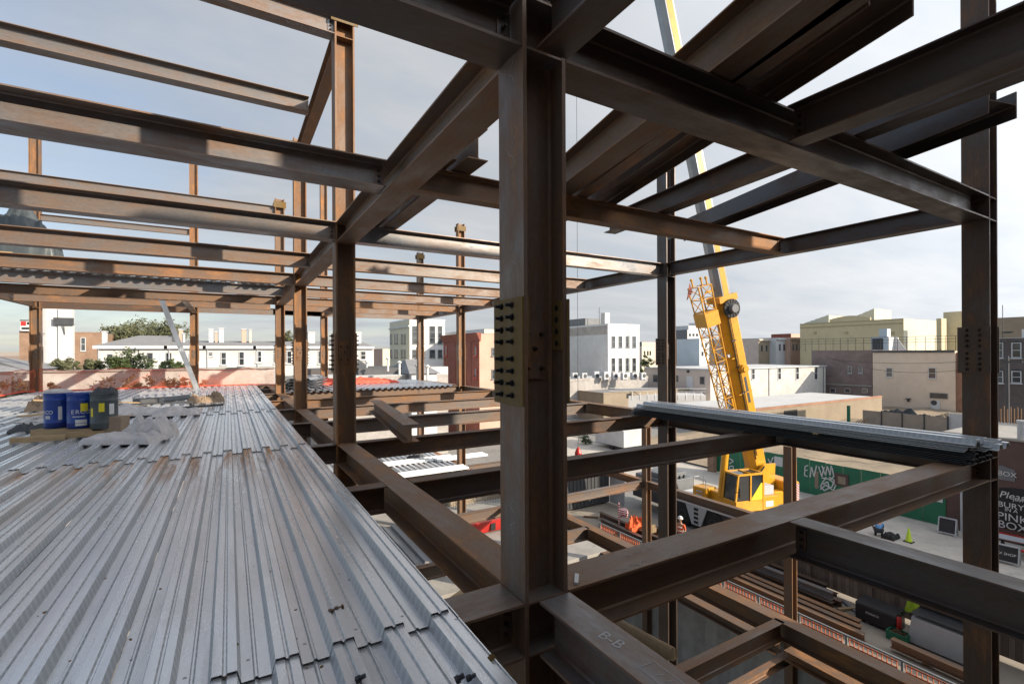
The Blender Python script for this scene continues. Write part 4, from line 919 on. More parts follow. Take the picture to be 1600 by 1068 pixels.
    for t_ in (.05, .5, .95): W(MB().bar(A_+(B_-A_)*t_-n_*.3, A_+(B_-A_)*t_-n_*.8, .12, .12, e), 'jib_bracket', 'yellow', jb)
    fl = B_+n_*.55+ee*.35
    W(MB().add([fl, fl-ee*.9+n_*.45, fl-ee*.55-n_*.05], [(0,1,2)]).add([fl+sd*.01, fl-ee*.9+n_*.45+sd*.01, fl-ee*.55-n_*.05+sd*.01], [(2,1,0)]), 'flag', 'redbrick', jb)
crane()
hl.location.z = -4.3
# ================================================================== BUILDINGS
def quadbox(p, dx, dy, z0, z1): return MB().box(p[0], p[0]+dx, p[1], p[1]+dy, z0, z1)
class Bld:
    """axis aligned building; uC = pixel column of its near left corner, faces towards -x and -y"""
    def __init__(s, name, label, cat, uC, vT, d, uL, uR, my, mx=None, dx=None, dy=None, z0=GZ, roof='roofgrey', para=.0, group=None):
        c = pd(uC, vT, d); s.x0, s.y0, s.z1 = c.x, c.y, c.z; s.z0 = z0
        s.y1 = px(uL, vT, s.x0).y if uL is not None else s.y0+dy
        s.x1 = py(uR, vT, s.y0).x if uR is not None else s.x0+dx
        s.o = empty(name, (s.x0, s.y0, z0)); tag(s.o, label, cat, group)
        b = MB().box(s.x0, s.x1, s.y0, s.y1, z0, s.z1)
        wb(b, 'wall', my, s.o)
        if mx and mx != my: wb(MB().box(s.x0-.03, s.x0, s.y0-.0, s.y1, z0, s.z1), 'side_wall', mx, s.o)
        if roof:
            if para: 
                wb(MB().box(s.x0-.06, s.x1+.06, s.y0-.06, s.y0+.25, s.z1, s.z1+para).box(s.x0-.06, s.x0+.25, s.y0+.25, s.y1, s.z1, s.z1+para), 'parapet', my, s.o)
            wb(MB().box(s.x0+.02, s.x1-.02, s.y0+.02, s.y1-.02, s.z1, s.z1+.05), 'roof', roof, s.o)
    def W(s, mb, name, mat, par=None):
        o = wb(mb, name, mat, s.o)
        if par: o.parent = par; o.location = (0,0,0)
        return o
    def win(s, face, u0, u1, v0, v1, fm='white', gm='glass', bars=1, sill=True, name='window'):
        um = (u0+u1)/2
        if face == 'y':
            a = py(u0, v0, s.y0); b = py(u1, v1, s.y0); c = py(u0, v1, s.y0)
            p0, p1 = min(a.x, b.x), max(a.x, b.x)
        else:
            a = px(u0, v0, s.x0); b = px(u1, v1, s.x0); c = px(u0, v1, s.x0)
            p0, p1 = min(a.y, b.y), max(a.y, b.y)
        z1, z0 = a.z, c.z
        if face == 'y': B = lambda m, q0, q1, za, zb, o0, o1: m.box(q0, q1, s.y0-o1, s.y0-o0, za, zb)
        else: B = lambda m, q0, q1, za, zb, o0, o1: m.box(s.x0-.03-o1, s.x0-.03-o0, q0, q1, za, zb)
        t = min(.09, (p1-p0)*.12)
        fm_ = MB()
        B(fm_, p0, p0+t, z0, z1, 0, .07); B(fm_, p1-t, p1, z0, z1, 0, .07); B(fm_, p0+t, p1-t, z1-t, z1, 0, .07); B(fm_, p0+t, p1-t, z0, z0+t, 0, .07)
        for k in range(bars):
            zz = z0+(z1-z0)*(k+1)/(bars+1); B(fm_, p0+t, p1-t, zz-t*.35, zz+t*.35, 0, .06)
        w = s.W(fm_, name, fm)
        g_ = B(MB(), p0+t, p1-t, z0+t, z1-t, .012, .03); s.W(g_, 'pane', gm, w)
        if sill: s.W(B(MB(), p0-.08, p1+.08, z0-.1, z0, 0, .14), 'sill', fm, w)
        return w
    def door(s, face, u0, u1, v0, v1, mat='white'):
        if face == 'y': a = py(u0, v0, s.y0); b = py(u1, v1, s.y0); m = MB().box(min(a.x,b.x), max(a.x,b.x), s.y0-.06, s.y0, b.z, a.z)
        else: a = px(u0, v0, s.x0); b = px(u1, v1, s.x0); m = MB().box(s.x0-.1, s.x0-.03, min(a.y,b.y), max(a.y,b.y), b.z, a.z)
        return s.W(m, 'door', mat)
# --- right of the middle column
w1 = Bld('white_building', 'white painted house with two rows of tall windows right of the middle column', 'building', 950, 508, 92, 884, 999, 'white', 'greywall', roof='roofgrey', para=.35)
w1.W(MB().box(w1.x0-.05, w1.x0-.031, w1.y0+.3, w1.y1, w1.z1-1.7, w1.z1-.02), 'brick_band', 'greybrick')
for u in (955.5, 966.5, 977.5, 988): 
    w1.win('y', u, u+5.6, 525, 543, 'midgrey'); w1.win('y', u, u+5.6, 559, 580, 'midgrey')
w1.W(MB().box(w1.x0+1, w1.x0+6.0, w1.y0+8, w1.y0+14, w1.z1, w1.z1+1.9), 'penthouse', 'midgrey')
w1.W(MB().box(w1.x0+.3, w1.x0+1.5, w1.y0+1.2, w1.y0+2.4, w1.z1, w1.z1+2.5), 'chimney', 'whitewall')
w1.W(MB().tube((w1.x0+3,w1.y0+6,w1.z1),(w1.x0+3,w1.y0+6,w1.z1+4),.05).bar((w1.x0+2.5,w1.y0+6,w1.z1+3),(w1.x0+3.5,w1.y0+6,w1.z1+3),.05,.05), 'aerial', 'darkgrey')
lad = MB()
for k in range(9): lad.box(w1.x1-3.1, w1.x1-2.5, w1.y0-.12, w1.y0-.08, w1.z1-1-.9*k, w1.z1-.94-.9*k)
lad.box(w1.x1-3.12, w1.x1-3.08, w1.y0-.12, w1.y0-.08, w1.z1-9, w1.z1+1).box(w1.x1-2.52, w1.x1-2.48, w1.y0-.12, w1.y0-.08, w1.z1-9, w1.z1+1)
w1.W(lad, 'wall_ladder', 'lightgrey')
w2 = Bld('low_building', 'low pale brick building with a parapet roof carrying the air conditioners', 'building', 884, 596, 76, None, 1012, 'greybrick', dy=12, roof='roofwhite', para=.4)
for k, u in enumerate((897, 912, 931, 946, 960, 975, 990, 1004)):
    p = pd(u, 592, 79.5-(k % 2)*.8)
    ac = empty('air_conditioner', (p.x, p.y, w2.z1+.05)); tag(ac, 'grey air conditioner box in the row on the low brick roof, %s from the left' % ORD[k], 'air conditioner', 'air conditioners on the low roof')
    wb(MB().box(p.x-.5, p.x+.5, p.y-.3, p.y+.3, w2.z1+.2, w2.z1+1.25+.2*(k in (2, 3))).box(p.x-.4,p.x-.3,p.y-.3,p.y+.3,w2.z1+.05,w2.z1+.2).box(p.x+.3,p.x+.4,p.y-.3,p.y+.3,w2.z1+.05,w2.z1+.2), 'casing', 'lightgrey', ac)
    fnn = MB(); fnn.tube((p.x+.08,p.y-.33,w2.z1+.75),(p.x+.08,p.y-.301,w2.z1+.75),.34,n=18); wb(fnn, 'fan_grille', 'darkgrey', ac)
tn = Bld('low_wall_building', 'tan flat parapet building left of the crane with a dark opening', 'building', 943, 615, 72, None, 1135, 'tan', dy=6, roof='roofgrey', para=.15)
tn.W(MB().box(tn.x0+4.6, tn.x0+5.6, tn.y0-.03, tn.y0-.005, tn.z1-.9, tn.z1-.2), 'opening', 'black')
b3 = Bld('beige_annex', 'long annex with a taupe end wall, a white door and a peeling white side', 'building', 1110, 577, 78, 1008, 1290, 'stainwall', 'taupe', roof='roofwhite')
b3.W(MB().box(b3.x0-.2, b3.x1, b3.y0-.25, b3.y0-.0, b3.z1-.12, b3.z1+.1).box(b3.x0-.2, b3.x0-.03, b3.y0, b3.y1, b3.z1-.12, b3.z1+.1), 'roof_edge', 'lightgrey')
b3.door('x', 1073, 1083, 587.5, 608)
for u0, u1, v0, v1 in ((1021, 1028, 585, 596), (1055, 1060, 586, 596), (1094, 1101, 588, 600)): b3.win('x', u0, u1, v0, v1, 'midgrey', bars=0, sill=False)
b3.W(MB().tube((b3.x0-.3, px(1076,580,b3.x0).y, px(1076,580,b3.x0).z), (b3.x0-.03, px(1076,580,b3.x0).y, px(1076,580,b3.x0).z), .22, n=10), 'vent_cowl', 'darkgrey')
for u in (1174, 1215, 1243, 1272): b3.win('y', u, u+5.2, 572+.6*(1215-u)/10*0+(3 if u < 1200 else 0), 593, 'white')
for u in (1201, 1120, 1286): p = py(u, 570, b3.y0); b3.W(MB().box(p.x-.06, p.x+.06, b3.y0-.1, b3.y0, GZ, b3.z1-.1), 'downpipe', 'midgrey')
fb_ = MB(); x = tn.x0+.5
rail = empty('roof_railing', (b3.x0-2, b3.y0-9, b3.z1-4)); tag(rail, 'white railing on the terrace in front of the taupe end wall', 'railing')
for u in range(952, 1104, 12): p = pd(u, 622, 74.5); fb_.box(p.x-.04, p.x+.04, p.y-.04, p.y+.04, p.z-.2, p.z+.95)
pa, pb = pd(952, 606, 74.5), pd(1103, 607, 74.5)
fb_.bar(pa, pb, .07, .07).bar(pa-Vector((0,0,.45)), pb-Vector((0,0,.45)), .05, .05)
wb(fb_, 'rails', 'white', rail)
ter = wb(MB().hexa([(pa.x,pa.y,GZ),(pb.x,pb.y,GZ),(pb.x+6,pb.y+6,GZ),(pa.x+6,pa.y+8,GZ)],[(pa.x,pa.y,pa.z-1.2),(pb.x,pb.y,pa.z-1.2),(pb.x+6,pb.y+6,pa.z-1.2),(pa.x+6,pa.y+8,pa.z-1.2)]), 'terrace_block', 'whitewall', None, (pa.x, pa.y, GZ)); tag(ter, 'white-walled terrace block behind the tan parapet', 'building')
BX = 103.0
yb = px(1363, 560, BX).y
mv = Bld('brick_building', 'mauve-grey brick building between the white annex and the beige house', 'building', 1363, 548.5, pd(1363,548,1).x and BX/ray(1363,548).x, 1268, None, 'mauve', dx=16, roof='roofdark', para=.2)
for u in (1325, 1342): mv.win('x', u, u+6, 572, 583, 'lightgrey', bars=0)
for u in (1297, 1320, 1347): mv.win('x', u, u+9, 606, 613, 'taupe', bars=0, sill=False)
mv.W(MB().box(mv.x0-.2, mv.x0-.03, mv.y0, mv.y1, px(1340,603,BX).z, px(1340,601,BX).z), 'ledge', 'concrete')
bs = Bld('beige_house', 'beige stucco house with two windows and a white back door, left of the right column', 'house', 1492, 549, (BX-.6)/ray(1492,549).x, 1363.5, None, 'beige', dx=14, roof='roofdark', para=.1)
bs.W(MB().box(bs.x0-.2, bs.x0-.03, bs.y0, bs.y1, bs.z1-.15, bs.z1+.25), 'cornice', 'roofdark')
bs.win('x', 1384.5, 1395, 574, 588.5, 'white'); bs.win('x', 1450.5, 1463, 574, 591, 'white')
dr = bs.door('x', 1454.5, 1469, 625, 649); bs.win('x', 1453, 1481, 613, 621.5, 'midgrey', bars=0, sill=False)
bs.W(MB().tube((bs.x0-.09, px(1462,627,BX).y, px(1462,628.5,BX).z), (bs.x0-.12, px(1462,627,BX).y, px(1462,628.5,BX).z), .42, n=16), 'fanlight', 'darkgrey', dr)
p = px(1420, 623, bs.x0); bs.W(MB().box(bs.x0-.5, bs.x0-.03, p.y-.35, p.y+.35, p.z, p.z+.12).box(bs.x0-.3, bs.x0-.03, p.y-.15, p.y+.15, p.z-.45, p.z), 'wall_vent', 'darkgrey')
sl = Bld('brick_house', 'sliver of orange brick house beside the right column', 'house', 1512, 551, 78, 1492.5, None, 'orangebrick', dx=10, roof='roofdark')
sl.win('x', 1498, 1503, 562, 580, 'white')
lr = Bld('flat_roof_shed', 'low shed with a broad pale flat roof and a red brick coping', 'building', 1165, 643, 59, None, 1378, 'tan', dy=11, roof='roofwhite')
q0, q1 = py(1218, 640, lr.y0), py(1376, 620, lr.y0)
lr.W(MB().box(lr.x0+.1, lr.x1, lr.y0-.05, lr.y0+.3, lr.z1+.0, lr.z1+.28), 'brick_coping', 'orangebrick')
lr.W(MB().box(q0.x+1, q0.x+4, lr.y0-.05, lr.y0-.005, lr.z1-1.9, lr.z1-.4), 'opening', 'black'); lr.W(MB().box(q0.x+.6, q0.x+4.4, lr.y0-.12, lr.y0-.051, lr.z1-2.1, lr.z1-.2), 'opening_surround', 'orangebrick') if False else None
# lot fence, brown panels
def panel_fence(u0, u1, x, v0, vb, mat, label, n, name='panel_fence'):
    y0, y1 = px(u0, v0, x).y, px(u1, v0, x).y; zt = px((u0+u1)/2, v0, x).z; zb_ = px((u0+u1)/2, vb, x).z
    o = empty(name, (x, y1, zb_)); tag(o, label, 'fence')
    st = (y1-y0)/n
    for k in range(n):
        a, b_ = sorted((y0+st*k, y0+st*(k+1)))
        wb(MB().box(x, x+.05, a+.06, b_-.06, zb_, zt), 'panel', mat, o); wb(MB().box(x-.06, x+.08, a-.06, a+.06, zb_-.2, zt+.12), 'post', 'darkgrey', o)
    return o
panel_fence(1347, 1481, 70, 646, 685, 'lotfence', 'brown panel fence at the back of the dirt lot', 4)
o = tag(wb(MB().hexa([(70.2,px(1481,650,70).y,-10.2),(70.5,px(1481,650,70).y,-10.2),(70.5,px(1514,650,70).y,-10.2),(70.2,px(1514,650,70).y,-10.2)],[(70.2,px(1481,650,70).y,px(1490,646,70).z),(70.5,px(1481,650,70).y,px(1490,646,70).z),(70.5,px(1514,650,70).y,px(1490,646,70).z),(70.2,px(1514,650,70).y,px(1490,646,70).z)]), 'white_wall', 'whitewall', None, (70.3, px(1490,650,70).y, -10.2)), 'white garden wall at the right end of the brown panel fence', 'wall')
p = px(1326, 660, 66); o = tag(MB().box(-.14,.14,-.14,.14,0,3.4).build('gate_post', 'fencegreen'), 'green post at the left end of the brown panel fence', 'post'); o.location = (p.x, p.y, GZ+.3)
for k in range(5):
    o = tag(MB().box(-1.2,1.2,-.06,.06,-.03,.03).build('plank', 'wood'), 'plank leaning on the green post by the brown panel fence', 'plank', 'planks leaning on the green post'); o.location = (p.x-.3+.2*k, p.y-.5-.25*k, -9.2); o.rotation_euler = (.2*k, R(52+4*k), R(100+8*k))
lump('rubbish_heap', 'darkgrey', 'heap of tarpaulin and rubbish behind the brown panel fence', 'heap', (76, px(1425,640,76).y, -9.6), (2.5, 8, 2.3), 51)
lump('soil_heap', 'tan', 'brown soil heap beside the white back door', 'heap', (84, px(1492,640,84).y, -10.2), (3, 4, 2.2), 53)
# railing on the mauve roof, bulkhead and skylights
rr_ = empty('roof_railing', (BX+4, mv.y0, mv.z1)); tag(rr_, 'black railing along the roofs in front of the ochre building', 'railing')
m_ = MB(); xr = BX+5
ya, yb2 = px(1238, 540, xr).y, px(1503, 540, xr).y; zt = px(1400, 526.5, xr).z
k = ya
while k > yb2: m_.box(xr-.03, xr+.03, k-.03, k+.03, mv.z1, zt); k -= 1.4
for z in (zt, zt-.5, zt-1.0): m_.box(xr-.025, xr+.025, yb2, ya, z-.03, z+.03)
wb(m_, 'bars', 'black', rr_)
bk = Bld('roof_bulkhead', 'white stair bulkhead on the roof in front of the ochre building', 'bulkhead', 1388, 526, 112, 1361, 1404, 'white', 'bluegrey', z0=-.2, roof='roofgrey')
bk.W(MB().hexa([(bk.x0+3,bk.y0-2.6,-.2),(bk.x0+3.1,bk.y0-2.6,-.2),(bk.x0+3.1,bk.y0,-.2),(bk.x0+3,bk.y0,-.2)],[(bk.x0+3,bk.y0-.4,bk.z1),(bk.x0+3.1,bk.y0-.4,bk.z1),(bk.x0+3.1,bk.y0,bk.z1),(bk.x0+3,bk.y0,bk.z1)]), 'sloping_side', 'white')
bk.W(MB().box(bk.x0-.08, bk.x0-.04, bk.y0+1.0, bk.y0+3.2, .3, bk.z1-.3), 'door', 'darkgrey')
bk.W(MB().box(bk.x0+.4, bk.x0+2.2, bk.y0+.4, bk.y0+2.0, bk.z1, bk.z1+1.9), 'chimney', 'bluegrey')
oc = Bld('ochre_building', 'big ochre hall with a raised curved parapet and solar panels on its roof', 'building', 1412, 497.5, 125, 1250, 1512, 'cream', 'ochre', roof='roofgrey')
oc.W(MB().box(oc.x0-.12, oc.x0-.031, oc.y0, oc.y1, oc.z1-1.3, oc.z1-1.0).box(oc.x0-.12, oc.x0-.031, oc.y0, oc.y1, oc.z1-.2, oc.z1+.05), 'cornice', 'ochre_trim')
ym = [px(u, 490, oc.x0).y for u in (1296, 1316, 1324, 1344, 1353, 1360)]
m_ = MB(); vs = [(ym[0], oc.z1), (ym[0], oc.z1+.5)]
for k in range(9): t = k/8; vs.append((ym[0]+(ym[-1]-ym[0])*t, oc.z1+.5+1.1*math.sin(math.pi*(.12+.76*t))**1.2))
vs += [(ym[-1], oc.z1)]
m_.extr([(a, b_) for a, b_ in vs], oc.x0-.03, oc.x0+.4, 'x'); oc.W(m_, 'curved_parapet', 'ochre')
for k, (ua, ub, va, vb) in enumerate(((1256, 1295, 503, 492), (1318, 1366, 495, 482))):
    a, b_ = px(ua, va, oc.x0+4), px(ub, vb, oc.x0+4); zt_ = px(ub, vb, oc.x0+4).z
    sp = oc.W(MB().hexa([(oc.x0+4,a.y,oc.z1),(oc.x0+14,a.y,oc.z1),(oc.x0+14,b_.y,oc.z1),(oc.x0+4,b_.y,oc.z1)],[(oc.x0+4,a.y,oc.z1+.3),(oc.x0+14,a.y,oc.z1+.3),(oc.x0+14,b_.y,zt_),(oc.x0+4,b_.y,zt_)]), 'roof_monitor', 'cream')
    for j in range(5):
        t0, t1 = j/5+.02, (j+1)/5-.03
        for i in range(2):
            A = lambda t: (a.y+(b_.y-a.y)*t, oc.z1+.33+(zt_-oc.z1-.3)*t)
            y_, z_ = A(t0); y2, z2 = A(t1)
            oc.W(MB().hexa([(oc.x0+4.3+4.6*i,y_,z_),(oc.x0+8.6+4.6*i,y_,z_),(oc.x0+8.6+4.6*i,y2,z2),(oc.x0+4.3+4.6*i,y2,z2)],[(oc.x0+4.3+4.6*i,y_,z_+.12),(oc.x0+8.6+4.6*i,y_,z_+.12),(oc.x0+8.6+4.6*i,y2,z2+.12),(oc.x0+4.3+4.6*i,y2,z2+.12)]), 'solar_panel', 'glass', sp)
for u in (1274, 1323, 1395): p = px(u, 520, oc.x0); oc.W(MB().box(oc.x0-.1, oc.x0-.031, p.y-.4, p.y+.4, p.z-.4, p.z+.4), 'wall_mark', 'ochre_trim')
ot = Bld('ochre_tower', 'plain tan block rising behind the right end of the ochre hall', 'building', 1503, 486, 135, 1474, None, 'cream', 'ochre', dx=14, roof=None)
og = Bld('ochre_block', 'narrow ochre pier at the right end of the cream wall', 'building', 1471, 497, 121, 1463, None, 'ochre', None, dx=3, roof=None)
of = Bld('tan_building', 'tan brick building with a dark eave far away at the right edge', 'building', 1640, 493, 95, 1550, None, 'tanbrick', 'tan', dx=14, roof='roofdark')
dk = Bld('dark_brick_building', 'dark brick building with arched windows at the right edge of the picture', 'building', 1640, 527, 47, 1552, None, 'darkbrick', 'darkbrick', dx=12, roof='roofwhite')
for row, (va, vb) in enumerate(((535, 559), (579, 598))):
    for u in (1557, 1580.5): 
        w = dk.win('x', u, u+16 if u > 1570 else u+11, va, vb, 'lightgrey')
        a, c = px(u, va, dk.x0), px(u+(16 if u > 1570 else 11), va, dk.x0); yc, rr2 = (a.y+c.y)/2, abs(a.y-c.y)/2
        m_ = MB(); m_.extr([(yc+rr2*1.15*math.cos(t*math.pi/8), a.z-.05+rr2*.5*math.sin(t*math.pi/8)) for t in range(9)], dk.x0-.09, dk.x0-.031, 'x'); dk.W(m_, 'arch', 'black', w)
dk.W(MB().box(dk.x0+.4, dk.x0+3, dk.y1-8, dk.y1-2, dk.z1, dk.z1+.9), 'skylight', 'white'); dk.W(MB().lathe([(0,0),(.35,.06),(.5,.2)], 16, (dk.x0+.6, px(1571,520,dk.x0).y, dk.z1+.5)), 'satellite_dish', 'darkgrey')
dk.W(MB().tube((dk.x0+.5, px(1564,500,dk.x0).y, dk.z1), (dk.x0+.5, px(1564,500,dk.x0).y, px(1564,476,dk.x0).z), .03, n=6), 'aerial', 'darkgrey')
pole = empty('utility_pole', tuple(pz(1573, 660, -9.5).xy)+(GZ,)); pp_ = pd(1574, 556, 40); pole.location = (pp_.x, pp_.y, GZ); tag(pole, 'dark utility pole with slack wires in front of the dark brick building', 'utility pole')
MB().tube((0,0,0),(0,0,pp_.z-GZ),.14,.11,n=10).build('mast', 'darkgrey', pole); MB().box(-.06,.06,-.9,.9,pp_.z-GZ-.5,pp_.z-GZ-.4).build('crossarm', 'darkgrey', pole)
def wire(a, b, sag, label, r=.018):
    m = MB(); n = 14; pts = [Vector(a).lerp(Vector(b), k/n)-Vector((0,0,sag*4*(k/n)*(1-k/n))) for k in range(n+1)]
    o_ = pts[0]; 
    for k in range(n): m.tube(pts[k]-o_, pts[k+1]-o_, r, n=5, caps=False)
    o = m.build('utility_wire', 'black'); o.location = o_; return tag(o, label, 'wire', 'utility wires')
wire(pd(1574,560,40), pd(1290,560,62), .5, 'upper utility wire crossing in front of the beige house')
wire(pd(1574,566,40), pd(1290,556,62), 1.4, 'lower slack utility wire crossing in front of the beige house')
# farther rows
for k, (ua, uc, ur, vt, d, my, mx, lab) in enumerate([(1093, 1185, 1213, 529, 150, 'tan', 'taupe', 'far brown building with a beige windowed front, right of the crane boom'), (1212, 1213, 1234, 527.5, 151, 'white', 'white', 'far white fronted house in the row right of the crane boom'), (1233, 1234, 1252, 527, 152, 'salmon', 'salmon', 'far salmon fronted house in the row right of the crane boom'), (1205, 1236, 1252, 521, 190, 'salmon', 'redbrick', 'far reddish roof rising behind the salmon fronted house')]):
    bb_ = Bld('row_house', lab, 'house', uc, vt, d, ua if ua != uc-1 else None, ur, my, mx, dy=12, roof='roofgrey', group=None)
    if k < 3:
        for j in range(4 if k == 0 else 3):
            u = uc+4+(ur-uc-6)*j/(3 if k == 0 else 2.2); bb_.win('y', u, u+2.6, vt+10, vt+20, 'midgrey', bars=0, sill=False)
        bb_.W(MB().box(bb_.x0, bb_.x1, bb_.y0-.4, bb_.y0, bb_.z1-.6, bb_.z1-.1), 'cornice', mx)
bg = Bld('blue_grey_building', 'blue-grey sided house with a narrow white front, left of the crane boom', 'house', 1093, 529, 98, 1056, 1108, 'white', 'bluegrey', roof='roofgrey')
for u in (1096, 1101.5): 
    for v in (535, 549): bg.win('y', u, u+3, v, v+7, 'midgrey', bars=0, sill=False)
ap = Bld('apartment_block', 'far grey apartment block with a stepped top behind the blue-grey house', 'building', 1074, 515, 165, 1056, 1095, 'greywall', 'midgrey', roof='roofgrey')
ap.W(MB().box(ap.x0+3, ap.x0+13, ap.y0+2, ap.y0+8, ap.z1, ap.z1+1.6).box(ap.x0+8, ap.x0+10, ap.y0+3, ap.y0+6, ap.z1+1.6, ap.z1+2.8), 'penthouse', 'greywall')
for u in (1076.5, 1082, 1087.5): ap.win('y', u, u+3, 521, 525, 'darkgrey', bars=0, sill=False)
fs_ = Bld('row_house', 'far cream house with small windows between the white house and the dark column', 'house', 1003, 541, 120, 999.5, 1020, 'cream', 'taupe', roof='roofgrey')
for u in (1006, 1011, 1015): fs_.win('y', u, u+2.2, 548, 555, 'darkgrey', bars=0, sill=False)
fs2 = Bld('row_house', 'far grey-brown roofs right of the white house', 'house', 1003, 534, 155, 999, 1044, 'taupe', 'midgrey', roof='roofgrey')
# --- between the second column and the middle column
rb = Bld('red_brick_building', 'red brick house with a dark cornice left of the middle column', 'house', 749, 521, 56, 693, 790, 'salmon', 'redbrick', roof='roofdark')
rb.W(MB().hexa([(rb.x0-.1,rb.y0-.35,rb.z1-.9),(rb.x0,rb.y0-.35,rb.z1-.9),(rb.x0,rb.y1,rb.z1-.9),(rb.x0-.1,rb.y1,rb.z1-.9)],[(rb.x0-.6,rb.y0-.5,rb.z1+.1),(rb.x0,rb.y0-.5,rb.z1+.1),(rb.x0,rb.y1,rb.z1+.1),(rb.x0-.6,rb.y1,rb.z1+.1)]), 'cornice', 'redbrick')
for u0, u1 in ((695, 699.5), (715, 720), (741, 746)):
    for v0, v1 in ((540, 556), (574, 590)): rb.win('x', u0, u1, v0, v1, 'redpaint', bars=1)
for u0, u1 in ((702, 712), (724, 737)): 
    a, b_ = px(u0, 532, rb.x0), px(u1, 600, rb.x0); rb.W(MB().box(rb.x0-.09, rb.x0-.031, min(a.y,b_.y), max(a.y,b_.y), b_.z, a.z), 'brick_panel', 'redbrick')
rb.win('y', 768, 775, 543, 556, 'midgrey'); rb.win('y', 768, 775, 577, 592, 'midgrey')
cg = Bld('grey_parapet_house', 'house with a grey-cream gabled parapet showing above the red brick house', 'house', 757, 514, 80, 696, 783, 'cream', 'greywall', roof='roofgrey')
cm = Bld('cream_building', 'cream corner building with tall multi-pane windows left of the red brick house', 'building', 640, 500, 88, 609, 695, 'white', 'cream', roof='roofgrey', para=.3)
for u0, u1 in ((644, 652), (656, 663), (671, 680), (684, 691)):
    cm.win('y', u0, u1, 509, 537, 'midgrey', bars=2); cm.win('y', u0, u1, 546, 559, 'midgrey', bars=1)
for u0, u1 in ((610.5, 613), (617, 622), (627, 629.5), (631.5, 634)):
    cm.win('x', u0, u1, 522, 537, 'midgrey'); cm.win('x', u0, u1, 546, 559, 'midgrey')
cm.W(MB().box(cm.x0-.25, cm.x0-.031, cm.y0, cm.y1, cm.z1-1.2, cm.z1-.9), 'cornice', 'greywall')
pk = Bld('pink_house', 'small pinkish house with a white front left of the cream corner building', 'house', 598, 545, 78, 581, 609, 'cream', 'salmon', roof='roofgrey')
# roofs in the middle distance
for k, (u0, u1, vt, d, dy, mat, roof, lab) in enumerate([(486, 600, 578, 52, 10, 'darkbrick', 'roofdark', 'dark weathered roof parapet behind the right deck'), (560, 640, 576, 48, 8, 'roofdark', 'roofdark', 'dark low roof structure in front of the cream corner building'), (500, 700, 590, 44, 6, 'greybrick', 'roofwhite', 'low roof with a white coating just beyond the far deck'), (640, 700, 574, 50, 7, 'greywall', 'roofgrey', 'pale roof block left of the red brick house')]):
    Bld('low_roof', lab, 'building', u0, vt, d, None, u1, mat, dy=dy, roof=roof)
def gable(u0, u1, vr, ve, d, mat, label, depth=8):
    a, b_ = pd(u0, ve, d), pd(u1, ve, d); zr = pd(u0, vr, d).z
    m = MB(); X0, X1, Y0 = a.x, b_.x, a.y
    m.add([(X0,Y0,a.z),(X1,Y0,a.z),(X1,Y0+depth,a.z),(X0,Y0+depth,a.z),(X0+1.,Y0+depth/2,zr),(X1-1.,Y0+depth/2,zr)], [(0,1,5,4),(1,2,5),(2,3,4,5),(3,0,4),(3,2,1,0)])
    o = empty('gabled_house', (X0, Y0, GZ)); tag(o, label, 'house')
    wb(m, 'roof', mat, o); wb(MB().box(X0+.3, X1-.3, Y0+.3, Y0+depth-.3, GZ, a.z-.002), 'wall', 'greywall', o); return o
gable(640, 700, 562, 584, 47, 'roofgrey', 'grey sloping roof with debris between the cream building and the red brick house', 9)
gable(545, 595, 562, 582, 55, 'roofdark', 'dark sloping roof behind the second deck-edge column', 9)
# vents and pipes on the low roofs
for k, (u, v, d) in enumerate([(556, 572, 50), (573, 574, 50), (606, 570, 47), (624, 576, 45), (652, 586, 43), (668, 584, 43), (510, 584, 45), (532, 586, 45)]):
    p = pd(u, v, d); hgt = rnd.uniform(.7, 1.5)
    o = tag(MB().tube((0,0,-.6),(0,0,hgt*.6),.11,n=8).lathe([(.2,hgt*.6),(.24,hgt*.7),(.05,hgt*.85)], 8).build('roof_vent', rnd.choice(['lightgrey','midgrey','white'])), 'roof vent on the low roofs beyond the right deck, %s from the left' % ORD[[6,7,0,1,2,3,4,5].index(k)], 'roof vent', 'roof vents on the low roofs'); o.location = p
